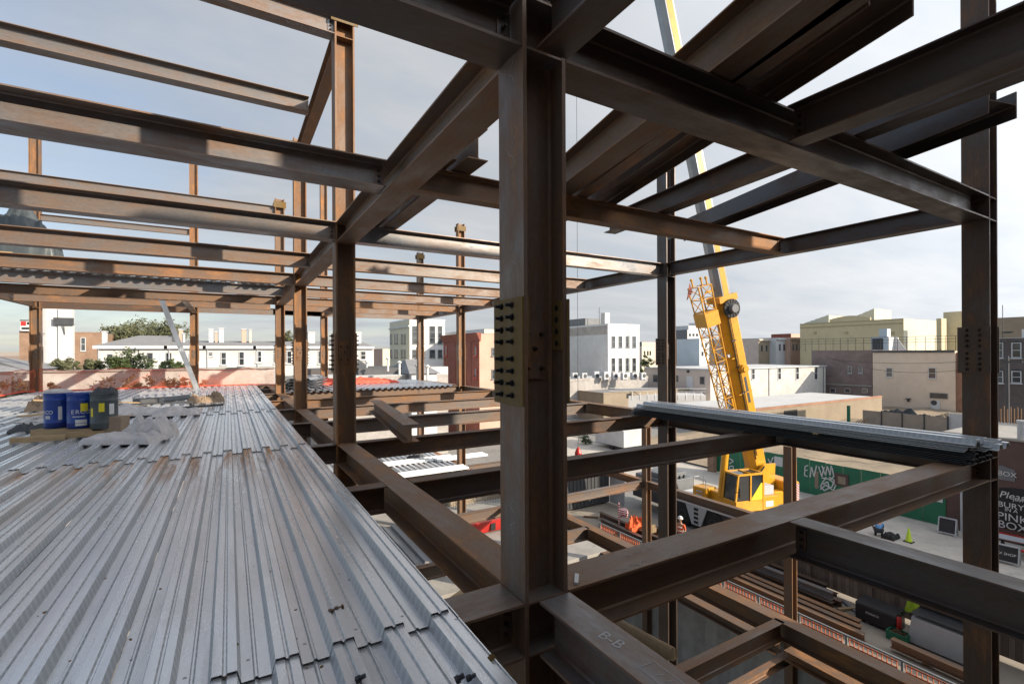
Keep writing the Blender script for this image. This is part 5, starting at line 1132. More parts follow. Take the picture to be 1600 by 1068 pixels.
# --- left: row of white houses
YR = 62.0
seg = [(152, 262), (262, 322), (322, 400), (400, 470), (470, 530), (530, 584)]
names = ['long white house with a grey shingle roof at the left end of the row', 'white house with a pink chimney beside the leaning strip', 'white house with a row of white chimney pots on its roof', 'white house with a pink capped chimney, third from the right end of the row', 'white house behind the third deck-edge column', 'white house with roof machinery at the right end of the row']
wins = [[(168, 176, 553, 570), (230, 239, 551, 570), (260-.5, 268, 551, 566)], [(295, 302, 552, 568)], [(325, 333, 550, 556), (345, 354, 550, 570), (373, 382, 549, 571), (389, 390, 540, 541)], [(400, 409, 548, 566), (428, 434, 548, 568), (448, 456, 548, 568)], [(476, 482, 548, 570), (497, 502, 548, 568)], [(563, 572, 548, 562), (545, 551, 548, 562)]]
for k, (u0, u1) in enumerate(seg):
    vt = 540+.2*k
    hh = Bld('row_house', names[k], 'house', u0, vt, YR/ray(u0, vt).y, None, u1, 'whitewall', dy=9, roof=None, group='row of white houses')
    hh.W(MB().add([(hh.x0-.3,hh.y0-.3,hh.z1),(hh.x1+.0,hh.y0-.3,hh.z1),(hh.x1,hh.y0+6,hh.z1+(1.25 if k == 0 else .7)),(hh.x0+(2.5 if k == 0 else -.3),hh.y0+6,hh.z1+(1.25 if k == 0 else .7)),(hh.x0-.3,hh.y0+9,hh.z1),(hh.x1,hh.y0+9,hh.z1)], [(0,1,2,3),(3,2,5,4),(0,3,4),(1,5,2)]), 'roof', 'roofgrey')
    hh.W(MB().box(hh.x0-.3, hh.x1-.01, hh.y0-.35, hh.y0-.0, hh.z1-.3, hh.z1+.02), 'eave', 'greywall')
    for (a, b_, c, d_) in wins[k]:
        if b_-a > 2: hh.win('y', a, b_, c, d_, 'white' if k else 'midgrey')
    ch = {0: [(164, 519, 'white', 6)], 1: [(283, 516, 'salmon', 6), (287, 522, 'white', 4)], 2: [(330, 515, 'white', 7), (338, 519, 'salmon', 4), (346, 514, 'white', 7)], 3: [(381, 515, 'salmon', 7), (391, 516, 'taupe', 4), (436, 520, 'white', 6)], 4: [(486, 520, 'white', 10)], 5: [(540, 514, 'midgrey', 16), (556, 520, 'white', 14)]}[k]
    for (u, v, mt, w) in ch:
        a = py(u-w/2, v, hh.y0+4.5); b_ = py(u+w/2, v, hh.y0+4.5)
        c_ = hh.W(MB().box(a.x, b_.x, hh.y0+4, hh.y0+4.9, hh.z1+.3, a.z), 'chimney', mt)
        hh.W(MB().box(a.x-.06, b_.x+.06, hh.y0+3.94, hh.y0+4.96, a.z, a.z+.14), 'chimney_cap', 'lightgrey', c_)
    p = py(u0+2.5, 545, hh.y0); hh.W(MB().box(p.x-.05, p.x+.05, hh.y0-.12, hh.y0-.0, GZ, hh.z1-.3), 'downpipe', 'lightgrey')
# grey hipped roof house in front at far left
a = pd(-60, 572, 41); b_ = pd(158, 575, 47)
hp = empty('hipped_house', (a.x, a.y, GZ)); tag(hp, 'low house with a grey hipped roof behind the far left column', 'house')
zr = pd(40, 545, 48).z; X0, X1, Y0, Y1 = a.x, b_.x, 40.5, 51
wb(MB().add([(X0,Y0,a.z),(X1,Y0,a.z),(X1,Y1,a.z),(X0,Y1,a.z),(X0+4,(Y0+Y1)/2,zr),(X1-6.5,(Y0+Y1)/2,zr)], [(0,1,5,4),(1,2,5),(2,3,4,5),(3,0,4),(3,2,1,0)]), 'roof', 'roofgrey', hp)
wb(MB().box(X0+.2, X1-.2, Y0+.2, Y1-.2, GZ, a.z-.003), 'wall', 'whitewall', hp); wb(MB().box(X0, X1, Y0-.1, Y0, a.z-.3, a.z-.01), 'gutter', 'white', hp)
bl = Bld('brick_building', 'tan brick building with a white window behind the grey hipped roof', 'building', 106, 520, 84, None, 166, 'tanbrick', dy=10, roof='roofdark', para=.2)
bl.win('y', 126, 134, 527, 548, 'white'); 
bl2 = Bld('brick_building', 'tan brick building with a small sign on its roof at the far left edge', 'building', 30, 517, 86, None, 62, 'tanbrick', dy=10, roof='roofdark')
sg = empty('roof_sign', tuple(pd(41, 508, 86))); tag(sg, 'small red and white sign board standing on the far left brick building', 'sign')
MB().box(-.75,.75,-.05,.05,-1.0,.75).build('board', 'white', sg); MB().box(-.7,.0,-.07,-.051,-.1,.7).build('red_field', 'redpaint', sg); MB().box(.1,.65,-.07,-.051,.1,.6).build('black_figure', 'black', sg); MB().box(-.6,.6,-.07,-.051,-.75,-.35).build('black_band', 'black', sg); MB().box(-.8,.8,-.06,.06,.75,.95).build('top_bar', 'black', sg)
tw = empty('tower', tuple(pd(84, 560, 70).xy)+(GZ,)); tag(tw, 'tall cream round tower with brackets behind the far left column', 'tower')
zt = pd(84, 462, 70).z-GZ; zm = pd(84, 521, 70).z-GZ
MB().lathe([(1.85,0),(1.85,zt-.6),(1.7,zt-.2),(.6,zt)], 28).build('shaft', 'whitewall', tw, smooth=False)
MB().box(.9,2.5,-1.9,-.9,0,zt-2).build('side_duct', 'whitewall', tw)
MB().box(.5,2.7,-2.3,-1.9,zm+1.2,zm+1.3).box(.5,2.7,-2.3,-2.25,zm+1.3,zm+2.2).bar((1.6,-1.9,zm-.2),(1.6,-2.3,zm+1.2),.1,.1).build('bracket_platform', 'darkgrey', tw)
MB().bar((-1.2,-1.95,zm+.6),(-1.9,-2.3,zm+1.2),.08,.08).bar((-1.8,-2.2,zm+.2),(-.4,-2.1,zm-.1),.08,.08).build('bracket', 'black', tw)
# party wall behind the far deck
pw = wb(MB().box(-14, 2.4, 33.6, 34.0, GZ, pd(200, 577.5, 28.8).z), 'party_wall', 'pinkwall', None, (-6, 33.6, GZ)); tag(pw, 'pale concrete party wall behind the orange safety net', 'wall')
wb(MB().box(-14.05, 2.45, 33.5, 34.1, 0, .1) if False else MB().box(-14.05, 2.45, 33.5, 34.1, pd(200,577.5,28.8).z, pd(200,577.5,28.8).z+.1), 'coping', 'concrete', pw)
wb(MB().box(-9.4, -8.3, 33.55, 33.6, -2.0, -1.3), 'vent_opening', 'darkgrey', pw)
# far-off roofs up to the horizon
m_ = MB(); rf = random.Random(3)
for k in range(420):
    u = rf.uniform(-700, 2300); d = rf.uniform(180, 620)
    c = pd(u, 549, d); hgt = rf.uniform(7, 11.6) if rf.random() < .9 else rf.uniform(11, 13.5); w, l_ = rf.uniform(7, 18), rf.uniform(8, 16)
    m_.box(c.x-w/2, c.x+w/2, c.y-l_/2, c.y+l_/2, GZ, GZ+hgt)
mm, n_, l__, b__ = nt('far_roofs')
l__.new(ramp(n_, l__, n_.new('ShaderNodeNewGeometry').outputs['Random Per Island'], [(0,(.20,.15,.13)),(.35,(.34,.31,.28)),(.6,(.26,.2,.17)),(1,(.5,.48,.45))]), b__.inputs['Base Color']); b__.inputs['Roughness'].default_value = .9
tag(m_.build('far_town', mm), 'far-off roofs of the town reading as one low mass along the horizon', 'far houses', kind='stuff')
# ================================================================== PLANTS
def plant(name, label, x, y, z0, h, rx, rz, mat, n=26, per=60, leafs=.28, trunk=.16, seed=1, cz=None, cat='tree', group=None):
    rr = random.Random(seed); o = empty(name, (x, y, z0)); tag(o, label, cat, group)
    cz = h-rz if cz is None else cz
    t = MB(); t.tube((0,0,0), (rr.uniform(-.2,.2)*rx*.3, 0, cz*.8), trunk, trunk*.6, n=8)
    lf = MB(); top = Vector((0,0,cz*.75))
    for k in range(n):
        th = rr.uniform(0, 6.283); q = rr.random()**.45; ph = math.acos(rr.uniform(-.75, 1))
        c = Vector((rx*q*math.sin(ph)*math.cos(th), rx*q*math.sin(ph)*math.sin(th), cz+rz*q*math.cos(ph)))
        if k < 14: t.tube(top*rr.uniform(.55,1), c, trunk*.35, trunk*.08, n=5)
        cr = rr.uniform(.18,.36)*min(rx, rz)
        for j in range(per):
            d = Vector((rr.gauss(0,1), rr.gauss(0,1), rr.gauss(0,.8)))*cr*.62
            p = c+d; s = leafs*rr.uniform(.5,1.2); a = Vector((rr.uniform(-1,1), rr.uniform(-1,1), rr.uniform(-.6,.6))).normalized(); b_ = a.orthogonal().normalized()
            lf.add([p-a*s, p+b_*s*.45, p+a*s, p-b_*s*.45], [(0,1,2,3)])
    t.build('trunk', 'bark', o); lf.build('crown', mat, o, normals=False)
for k, (u, v, d, rx, rz, lab) in enumerate([(188, 503, 100, 3.2, 3.3, 'bushy olive tree behind the white houses, left one'), (225, 499, 104, 3.8, 3.7, 'tallest olive tree behind the white houses'), (262, 500, 99, 3.4, 3.5, 'olive tree behind the leaning strip'), (205, 512, 94, 2.6, 2.6, 'low olive tree in front of the taller ones behind the white houses')]):
    p = pd(u, v, d); plant('leafy_tree', lab, p.x, p.y, GZ, p.z-GZ, rx, rz, 'leaf_olive', 44, 60, .34, .3, 10+k, group='trees behind the white houses')
p = pd(452, 515, 110); plant('leafy_tree', 'small olive tree top between the third and fourth deck-edge columns', p.x, p.y, GZ, p.z-GZ, 1.6, 2.2, 'leaf_olive', 20, 50, .3, .25, 21)
p = pd(1008, 551, 100); plant('leafy_tree', 'small green tree left of the dark column right of centre', p.x, p.y, GZ, p.z-GZ, 1.5, 2.2, 'leaf', 20, 50, .25, .2, 22)
for k, (u, v, d, rx, rz, mat, lab) in enumerate([(206, 543, 37, 1.25, 1.3, 'leaf', 'dark green bush in front of the white house at the left'), (185, 556, 36, .9, .9, 'leaf', 'smaller green bush left of the dark green bush'), (104, 559, 36.2, .9, .55, 'leaf_olive', 'yellowish shrub above the party wall by the tower'), (270, 562, 36, .9, .5, 'leaf', 'low green shrub showing above the party wall by the leaning strip'), (145, 562, 36, .6, .5, 'leaf_olive', 'thin shrub above the party wall between the two left columns')]):
    p = pd(u, v, d); plant('shrub', lab, p.x, p.y, GZ, p.z-GZ, rx, rz, mat, 30, 55, .12, .08, 30+k, cat='shrub')
for k, (u, v, rx, rz, lab) in enumerate([(8, 578, .9, 1.3, 'dry weed at the far left edge behind the net'), (90, 584, .35, 1.0, 'narrow dry weed just right of the far left column'), (180, 588, .75, .8, 'dry weed behind the net above the white plastic heap'), (205, 582, .6, .9, 'taller dry weed behind the net near the middle'), (228, 585, .5, .9, 'dry weed behind the net left of the gap'), (265, 582, .75, 1.0, 'bushy dry weed behind the net left of the leaning strip'), (290, 588, .4, .7, 'dry weed behind the net at the leaning strip'), (318, 590, .3, .7, 'thin dry weed right of the column by the leaning strip')]):
    p = py(u, v, 32.6); plant('dry_weed', lab, p.x, p.y, -7.5, p.z+7.5, rx, rz, 'leaf_dry', 16, 34, .10, .03, 50+k, cat='weed', group='weeds along the party wall')
# ================================================================== THE YARD AND THE STREET
tag(MB().add([(2.4,19.5,GZ+.0),(17.3,19.5,GZ),(17.3,33,GZ),(2.4,33,GZ),(2.4,19.5,GZ-.25),(17.3,19.5,GZ-.25),(17.3,33,GZ-.25),(2.4,33,GZ-.25)], [(0,1,2,3),(7,6,5,4),(0,4,5,1),(1,5,6,2),(2,6,7,3),(3,7,4,0)]).build('ground_floor', 'concrete'), kind='structure')
cg_ = tag(wb(MB().box(17.32, 17.86, -2, 23.7, GZ-.12, GZ+.03), 'slab_edge', 'whitewall', None, (17.6, 10, GZ)), 'pale concrete slab edge along the orange-topped ground floor girder', 'slab edge')
# orange mesh guard along the cellar edge
gr = empty('mesh_guard', (18.3, 10, GZ)); tag(gr, 'low steel rail with orange mesh along the cellar edge', 'guard rail')
m_ = MB(); y = -1.0; pts = []
while y < 21.6: m_.box(-.03,.03,y-10-.03,y-10+.03,0,.62); pts.append(y-10); y += 1.6
wb_ = m_; m_.box(-.035,.035,-11.2,11.6,.62,.67); m_.box(-.03,.03,-11.2,11.6,.06,.10); m_.build('rail', 'midgrey', gr)
m_ = MB()
for k in range(len(pts)-1):
    a, b_ = pts[k]+.12, pts[k+1]-.12; n = 11
    for j in range(n): yy = a+(b_-a)*j/(n-1); m_.bar((.0,yy,.1),(.0,yy+.03,.58),.014,.05,(1,0,0))
    for z in (.13,.34,.55): m_.box(-.012,.012,a,b_,z-.02,z+.02)
m_.build('orange_mesh', 'meshorange', gr)
# timber hoarding and steel stock
tf = empty('timber_hoarding', (22.4, 8, GZ)); tag(tf, 'dark old timber hoarding behind the black tool chest', 'fence')
MB().box(0,.05,-9,7.2,.15,2.3).build('boarding', 'fencewood', tf)
for y in (-8,-5.6,-3.2,-.8,1.6,4.0,6.4): MB().box(-.1,-.001,y-.06,y+.06,0,2.35).build('post', 'fencewood', tf)
MB().box(-.06,-.001,-9,7.2,.95,1.05).build('wall_rail', 'fencewood', tf)
ys = [(19.55,.0,8.6,15.6,'steel_brown','pinkish beam on the ground nearest the orange mesh rail'), (19.95,.0,8.9,16.2,'steel','second pinkish beam on the ground from the orange mesh rail'), (20.35,.0,9.1,15.4,'steel_brown','third beam on the ground from the orange mesh rail'), (20.9,.0,10.3,16.5,'steel_dark','dark beam in the stock pile, lowest at the front'), (21.35,.0,10.2,17.0,'steel_blue','blue-grey beam low in the stock pile'), (21.8,.0,10.6,16.2,'steel_dark','dark beam in the stock pile against the timber hoarding'), (21.1,.32,10.4,16.0,'steel_blue','grey beam lying on top of the stock pile at the front'), (21.6,.32,10.9,16.8,'steel_dark','dark beam lying on top of the stock pile at the back')]
for x, dz, y0, y1, mt, lab in ys:
    beam((x, y0), (x+rnd.uniform(-.15,.15), y1), GZ+.02+.3+dz, lab, .3, .26, mt, name='stock_beam', group='steel stock on the ground')
for x, y0, y1, lab in ((19.2, 17.2, 22.5, 'stock beam on the ground left of the short column, front one'), (19.9, 17.6, 23.4, 'stock beam on the ground left of the short column, middle one'), (20.9, 17.9, 21.8, 'stock beam on the ground left of the short column, deep one at the back'), (19.75, 3.2, 7.9, 'long beam on the ground in front of the grey tool chest')):
    beam((x, y0), (x+.1, y1), GZ+.02+.42, lab, .42 if x > 20 else .3, .24, 'steel_dark' if y0 > 10 else 'steel_brown', name='stock_beam', group='steel stock on the ground')
for k, (x, y) in enumerate([(20.4, 19.5), (20.2, 20.3), (19.3, 16.6)]):
    o = tag(MB().box(-.25,.25,-.12,.12,0,.25).box(-.2,.2,-.1,.1,.25,.42).build('timber_block', 'wood'), 'timber dunnage among the stock beams, %s' % ['middle one','farthest one','nearest one'][k], 'timber'); o.location = (x, y, GZ+.02+.3*(k < 2)); o.rotation_euler.z = k*.7
jb = empty('tool_chest', (21.3, 8.85, GZ+.02)); tag(jb, 'black steel tool chest with a white name plate against the timber hoarding', 'tool chest')
MB().box(-.35,.38,-.65,.68,.08,.62).build('body', 'blackplastic', jb, .015); MB().hexa([(-.36,-.66,.63),(.39,-.66,.63),(.39,.69,.63),(-.36,.69,.63)],[(-.33,-.64,.72),(.39,-.64,.78),(.39,.67,.78),(-.33,.67,.72)]).build('lid', 'blackplastic', jb, .01)
for y in (-.5,.5): MB().box(-.3,.3,y-.08,y+.08,0,.08).build('skid', 'black', jb)
text_part('KNAACK', .11, 'white', jb, frame((-.353, .1, .43), (0,-1,0), (0,0,1)))
gb = empty('gang_box', (21.15, 6.9, GZ+.02)); tag(gb, 'big light grey tool chest with sloping ends near the right column', 'tool chest')
MB().hexa([(-.3,-.9,.05),(.45,-.9,.05),(.45,.92,.05),(-.3,.92,.05)],[(-.3,-.9,.98),(.45,-.9,1.1),(.45,.80,1.1),(-.3,.80,.98)]).build('body', 'lightgrey', gb, .01); MB().box(-.32,.47,-.92,.82,1.1,1.13).box(.4,.47,-.92,.82,1.13,1.3).build('lid', 'blackplastic', gb); MB().box(-.31,-.301,-.75,-.7,.75,.8).build('lock', 'black', gb)
cr = empty('crate', (20.75, 8.05, GZ+.02)); tag(cr, 'dark green crate of bits between the two tool chests', 'crate')
MB().box(-.22,-.19,-.3,.3,0,.3).box(.19,.22,-.3,.3,0,.3).box(-.19,.19,-.3,-.27,0,.3).box(-.19,.19,.27,.3,0,.3).box(-.19,.19,-.27,.27,0,.03).build('body', 'fencegreen', cr)
lb = lump('bits', 'steel_dark', None, None, (0,0,.12), (.36, .52, .2), 77, rough=.7); lb.parent = cr
fx = empty('fire_extinguisher', (21.0, 8.12, GZ+.3)); tag(fx, 'red fire extinguisher behind the green crate', 'fire extinguisher')
MB().lathe([(.07,0),(.08,.02),(.08,.38),(.05,.45),(.025,.47)], 14).build('cylinder', 'redpaint', fx, smooth=True); MB().box(-.03,.03,-.05,.05,.47,.55).tube((0,.04,.5),(.02,.12,.2),.012,n=6).build('valve', 'black', fx)
# hi-vis vest hung on the hoarding
vp = Vector((22.25, 8.0, GZ+1.05)); m_ = MB(); vs = []; n = 7
for j in range(9):
    z = .52-1.04*j/8; w = .10+.16*min(1, j/3)+.03*math.sin(j)
    for i in range(n): t = -1+2*i/(n-1); vs.append((-.06-.05*math.cos(t*4+j*.4)+.0, w*t+.05*j*.3, z))
m_.add(vs, [(j*n+i, j*n+i+1, (j+1)*n+i+1, (j+1)*n+i) for j in range(8) for i in range(n-1)])
vt = m_.build('safety_vest', 'lime', normals=False); vt.location = vp; tag(vt, 'lime green safety vest hung on the timber hoarding above the tool chests', 'vest')
so = vt.modifiers.new('thick', 'SOLIDIFY'); so.thickness = .012
vt2 = vt.copy(); COL.objects.link(vt2); vt2.location = (22.25, 4.6, GZ+1.1); vt2.scale = (1, .6, 1.2); tag(vt2, 'yellow hanging cloth to the right of the right column', 'vest')
# green street hoarding with graffiti
FX = 36.45; y_a, y_b = px(1120, 730, FX).y, px(1478, 800, FX).y; zt = px(1253, 716, FX).z
gh = empty('green_hoarding', (FX, y_b, GZ)); tag(gh, 'green painted plywood hoarding with white graffiti along the street', 'fence')
n = 14; st = (y_a-y_b)/n
for k in range(n):
    wb(MB().box(FX, FX+.04, y_b+st*k+.012, y_b+st*(k+1)-.012, GZ+.05, zt+rnd.uniform(-.05,.05)), 'panel', 'fencegreen', gh)
def strokes(lines, w, mat, name, par, x):
    m = MB()
    for ln in lines:
        P_ = [px(u, v, x) for u, v in ln]
        for a, b_ in zip(P_[:-1], P_[1:]): m.bar(a, b_, .012, w, (1,0,0)) if False else m.tube(a, b_, w, n=5)
    return wb(m, name, mat, par)
gl = [[(1258,728),(1257,742),(1262,744)],[(1257,735),(1262,734)],[(1258,728),(1263,727)],[(1266,745),(1268,729),(1272,744),(1276,727)],[(1279,728),(1284,744),(1288,729)],[(1284,727),(1290,742),(1293,728),(1297,742),(1299,727)],[(1291,745),(1286,752),(1282,760),(1288,766),(1296,762),(1293,752),(1286,756)],[(1296,745),(1304,750),(1300,760),(1292,764)],[(1284,746),(1296,748),(1306,757),(1302,766)],[(1300,730),(1303,744),(1296,750)],[(1282,764),(1290,757),(1301,765)]]
strokes(gl, .045, 'white', 'graffiti', gh, FX-.012)
gl2 = [[(1140,716),(1146,720),(1140,724)],[(1140,728),(1146,728),(1146,733),(1140,733),(1140,728)],[(1140,737),(1146,740)],[(1200,716),(1204,724),(1208,714)],[(1195,726),(1203,732),(1197,736)]]
strokes(gl2, .05, 'white', 'graffiti', gh, FX-.012)
def fpanel(u0, u1, v0, v1, mat, name, pr=.03):
    a, b_ = px(u0, v0, FX), px(u1, v1, FX); return wb(MB().box(FX-pr, FX-.001, min(a.y,b_.y), max(a.y,b_.y), min(a.z,b_.z), max(a.z,b_.z)), name, mat, gh)
fpanel(1305, 1326, 738, 761, 'brownwall', 'frame', .06); fpanel(1310, 1322, 743, 757, 'tan', 'hatch', .07); fpanel(1273, 1279, 735, 763, 'tan', 'patch', .02)
nb = fpanel(1210, 1223, 712, 729, 'white', 'notice'); 
for k in range(4): fpanel(1211.5, 1221.5, 714+3.6*k, 715.6+3.6*k, 'lightgrey', 'notice_line', .035)
fpanel(1462, 1473, 777, 785, 'white', 'notice')
p = px(1122, 748, FX); o = tag(MB().box(-.25,.25,-.3,.3,0,3.0).build('gate_pier', 'tanbrick'), 'brick gate pier at the left end of the green hoarding', 'pier'); o.location = (FX-.2, y_a+.3, GZ)
# brown wall with the lettering
mw = empty('brown_wall', (36.5, 3, GZ)); tag(mw, 'dark brown painted wall with white hand lettering at the right edge', 'building')
ztop = px(1570, 687, 36.5).z; ye = px(1476, 800, 36.5).y
wb(MB().box(36.5, 44, -12, ye, GZ, ztop), 'wall', 'brownwall', mw); wb(MB().box(36.42, 44.1, -12.1, ye+.05, ztop, ztop+.12), 'coping', 'concrete', mw)
WX = 36.5
a, b_ = px(1557, 762, WX), px(1640, 826, WX); ymid = (a.y+b_.y)/2
m_ = MB(); pr_ = []; hw, z0_, z1_ = abs(a.y-b_.y)/2+.3, px(1575,826,WX).z, px(1575,760,WX).z
for k in range(13): t = math.pi*k/12; pr_.append((ymid+hw*math.cos(t), z1_-.5+.5*math.sin(t)))
pr_ += [(ymid-hw, z0_), (ymid+hw, z0_)]
m_.extr(pr_, WX-.03, WX-.001, 'x'); wb(m_, 'black_field', 'black', mw)
def wtext(txt, u, v, size, align='LEFT', shear=0.):
    p = px(u, v, WX); o = text_part(txt, size, 'white', mw, frame((WX-.045-mw.location.x, p.y-mw.location.y, p.z-mw.location.z), (0,-1,0), (0,0,1)), 'lettering', .006, align, shear); return o
wtext('Please', 1561, 771, .50, shear=.25); wtext('JUST', 1583, 779.5, .22); wtext('BURY ME', 1559, 786, .42); wtext('IN A', 1570, 795, .26); wtext('PINK', 1558, 804, .56); wtext('BOX', 1559, 817, .56)
a = px(1570, 740, WX); m_ = MB(); m_.extr([(a.y+.75, a.z-.33), (a.y+.75, a.z+.25), (a.y+.1, a.z+.45), (a.y-.4, a.z+.28), (a.y-.4, a.z-.33)], WX-.05, WX-.001, 'x'); wb(m_, 'grey_sign', 'midgrey', mw)
o = wtext('BOX', 1559.5, 738, .36); o.location.x -= .03
a = px(1503.5, 765, WX); wb(MB().tube((WX-.12,a.y,GZ),(WX-.12,a.y,ztop-.5),.06,n=8), 'downpipe', 'lightgrey', mw)
def asign(u, v, rz, label, txt, w=.7, h=.75, size=.14):
    p = pz(u, v, GZ+.02); o = empty('sandwich_board', (p.x, p.y, GZ+.02), rz); tag(o, label, 'sign')
    for s in (-1, 1):
        fr = MB(); A = lambda y, z: (s*(.28-.25*z/h), y, z)
        for q0, q1 in (((-w/2,0),(-w/2,h)),((w/2,0),(w/2,h)),((-w/2,h),(w/2,h)),((-w/2,.12),(w/2,.12))): fr.bar(A(*q0), A(*q1), .05, .05, (1,0,0))
        f_ = fr.build('frame', 'lightgrey', o); MB().hexa([A(-w/2+.03,.14),A(w/2-.03,.14),tuple(Vector(A(w/2-.03,.14))+Vector((-s*.02,0,0))),tuple(Vector(A(-w/2+.03,.14))+Vector((-s*.02,0,0)))],[A(-w/2+.03,h-.04),A(w/2-.03,h-.04),tuple(Vector(A(w/2-.03,h-.04))+Vector((-s*.02,0,0))),tuple(Vector(A(-w/2+.03,h-.04))+Vector((-s*.02,0,0)))]).build('board', 'blackplastic', o)
    if txt:
        z = h*.55; n_ = Vector((-1,0,-.0)); text_part(txt, size, 'white', o, frame((-(.28-.25*z/h)-.012, 0, z), (0,-1,0), (.25,0,h)), 'lettering', .003)
asign(1570, 878, .1, 'black sandwich board with white lettering at the lower right beside the right column', 'BOX SHOP', 1.0, .85, .17)
asign(1481, 834, .1, 'black framed sandwich board on the pavement left of the right column', '', .75, .9)
for k, (u, v) in enumerate(((1580, 838), (1592, 862))):
    p = pz(u, v+4, GZ+.02); o = empty('picnic_table', (p.x, p.y, GZ+.02), .1); tag(o, 'grey picnic table with red seats under the lettering, %s one' % ['farther','nearer'][k], 'table')
    MB().box(-.4,.4,-.9,.9,.72,.77).build('tabletop', 'lightgrey', o)
    for s in (-1, 1): MB().box(s*.75-.14,s*.75+.14,-.9,.9,.42,.46).build('seat', 'redpaint', o)
    for y in (-.6,.6): MB().bar((-.8,y,.02),(.2,y,.72),.06,.06).bar((.8,y,.02),(-.2,y,.72),.06,.06).box(-.85,.85,y-.03,y+.03,.38,.42).build('leg', 'darkgrey', o)
gp = empty('lamp_post', tuple(pd(1597, 700, 26).xy)+(GZ,)); tag(gp, 'grey steel post at the right edge of the picture', 'post')
MB().tube((0,0,0),(0,0,pd(1597,660,26).z-GZ),.19,n=14).build('shaft', 'lightgrey', gp); MB().tube((0,0,pd(1597,660,26).z-GZ),(0,0,pd(1597,660,26).z-GZ+.12),.22,n=14).build('cap', 'lightgrey', gp)
# picket and panel fence behind the brown wall
pf = empty('picket_fence', (40, 14, -6.6)); p0_, p1_ = px(1553, 650, 44), px(1640, 650, 44); pf.location = (44, p0_.y, GZ); tag(pf, 'rusty picket fence and grey panels behind the brown wall', 'fence')
m_ = MB(); y = p0_.y
while y > p1_.y-3: m_.box(43.97,44.03,y-.03,y+.03,px(1570,662,44).z,px(1570,636,44).z+rnd.uniform(-.15,.1)); y -= .16
wb(m_, 'pickets', 'steel_brown', pf); wb(MB().box(44.05,44.12,p1_.y-3,p0_.y+1,GZ,px(1570,660,44).z), 'panel', 'lightgrey', pf)
# cone, bundle, barriers
cn = empty('traffic_cone', tuple(pz(1420, 846, GZ+.02).xy)+(GZ+.02,)); tag(cn, 'lime yellow traffic cone on the pavement', 'cone')
MB().lathe([(.17,.03),(.15,.06),(.035,.74),(.03,.76)], 20).build('body', 'lime', cn, smooth=True); MB().box(-.2,.2,-.2,.2,0,.035).build('base', 'black', cn)
bp = pd(967, 790, 28.5); bs_ = empty('barrier_post', (bp.x, bp.y, GZ)); tag(bs_, 'red and white striped marker post on a black base in the yard', 'post')
MB().tube((0,0,.05),(0,0,1.55),.05,n=10).build('post', 'hazard', bs_); MB().lathe([(.28,0),(.26,.05),(.08,.1)], 14).build('base', 'black', bs_)
bp = pd(974, 780, 29.2); o = tag(MB().lathe([(.0,0),(.25,.05),(.3,.3),(.25,.5),(.0,.55)], 12).build('tape_bundle', 'hazard'), 'bundle of red and white tape beside the striped marker post', 'tape'); o.location = (bp.x, bp.y, GZ+.45)
lump('net_heap', 'orange', 'orange mesh draped over a barrier left of the dark column', 'safety net', tuple(pd(994, 800, 27.6).xy)+(GZ+.3,), (1.3, .6, .75), 61, rough=.6)
o = tag(MB().box(-.5,.5,-.35,.35,0,.3).build('crate', 'darkgrey'), 'dark open crate under the draped orange mesh', 'crate'); o.location = tuple(pd(1000, 818, 26).xy)+(GZ+.02,)
# dark container, pale trailer, planks
ct = empty('container', tuple(pd(928, 790, 33).xy)+(GZ,), .0); tag(ct, 'dark grey site container with a pale door beside it, left of the short column', 'container')
MB().box(-2.6,1.2,-.2,2.2,.1,2.75).build('body', 'darkgrey', ct, .02)
for k in range(12): MB().box(-2.5+.3*k,-2.38+.3*k,-.24,-.2,.2,2.65).build('rib', 'darkgrey', ct)
MB().box(1.25,1.31,-1.6,-.2,.1,2.6).build('door', 'lightgrey', ct); MB().box(1.2,1.27,-.24,2.2,2.6,2.8).build('edge_beam', 'midgrey', ct)
tr = empty('trailer', tuple(pd(984, 698, 52).xy)+(GZ,)); tag(tr, 'pale grey box trailer parked far back behind the short column', 'trailer')
MB().box(-1.9,1.5,-1.1,3.4,.5,2.2).build('body', 'lightgrey', tr, .03); MB().box(-1.95,1.55,-1.15,3.45,2.2,2.26).build('roof', 'white', tr)
for y in (0,.9):
    for s in (-1.75,1.35): MB().tube((s-.1,y,.35),(s+.1,y,.35),.35,n=16).build('wheel', 'black', tr)
for k, (u, v, d, rx, lab) in enumerate([(915, 690, 55, .7, 'dark low shrub in a tub by the far pavement'), (955, 683, 60, .5, 'dark shrub left of the pale box trailer')]):
    p = pd(u, v, d); plant('shrub', lab, p.x, p.y, GZ, 1.1, rx, .6, 'leaf', 14, 40, .12, .05, 70+k, cat='shrub')
p = pd(765, 826, 28.6); o = empty('skip', (p.x, p.y, GZ)); tag(o, 'red steel skip on the ground floor left of the middle column', 'skip')
MB().hexa([(-1.4,-.6,.1),(1.4,-.6,.1),(1.4,.6,.1),(-1.4,.6,.1)],[(-1.7,-.75,.75),(1.7,-.75,.75),(1.7,.75,.75),(-1.7,.75,.75)]).build('body', 'redpaint', o); MB().box(-.3,.0,-.76,-.72,.2,.6).build('opening', 'black', o)
wf = empty('wire_fence', tuple(pd(750, 800, 33.2).xy)+(GZ,)); tag(wf, 'wire mesh fence on the ground floor left of the middle column', 'fence'); m_ = MB()
for k in range(27): m_.box(-2.6+.2*k,-2.585+.2*k,-.01,.01,0,1.8)
for k in range(8): m_.box(-2.6,2.6,-.01,.01,.2+.22*k,.215+.22*k)
m_.build('mesh', 'midgrey', wf); lump('soil_heap', 'dirt', 'sunlit soil heap behind the wire mesh fence', 'heap', tuple(pd(750, 795, 35).xy)+(GZ,), (6, 2, 1.3), 63)
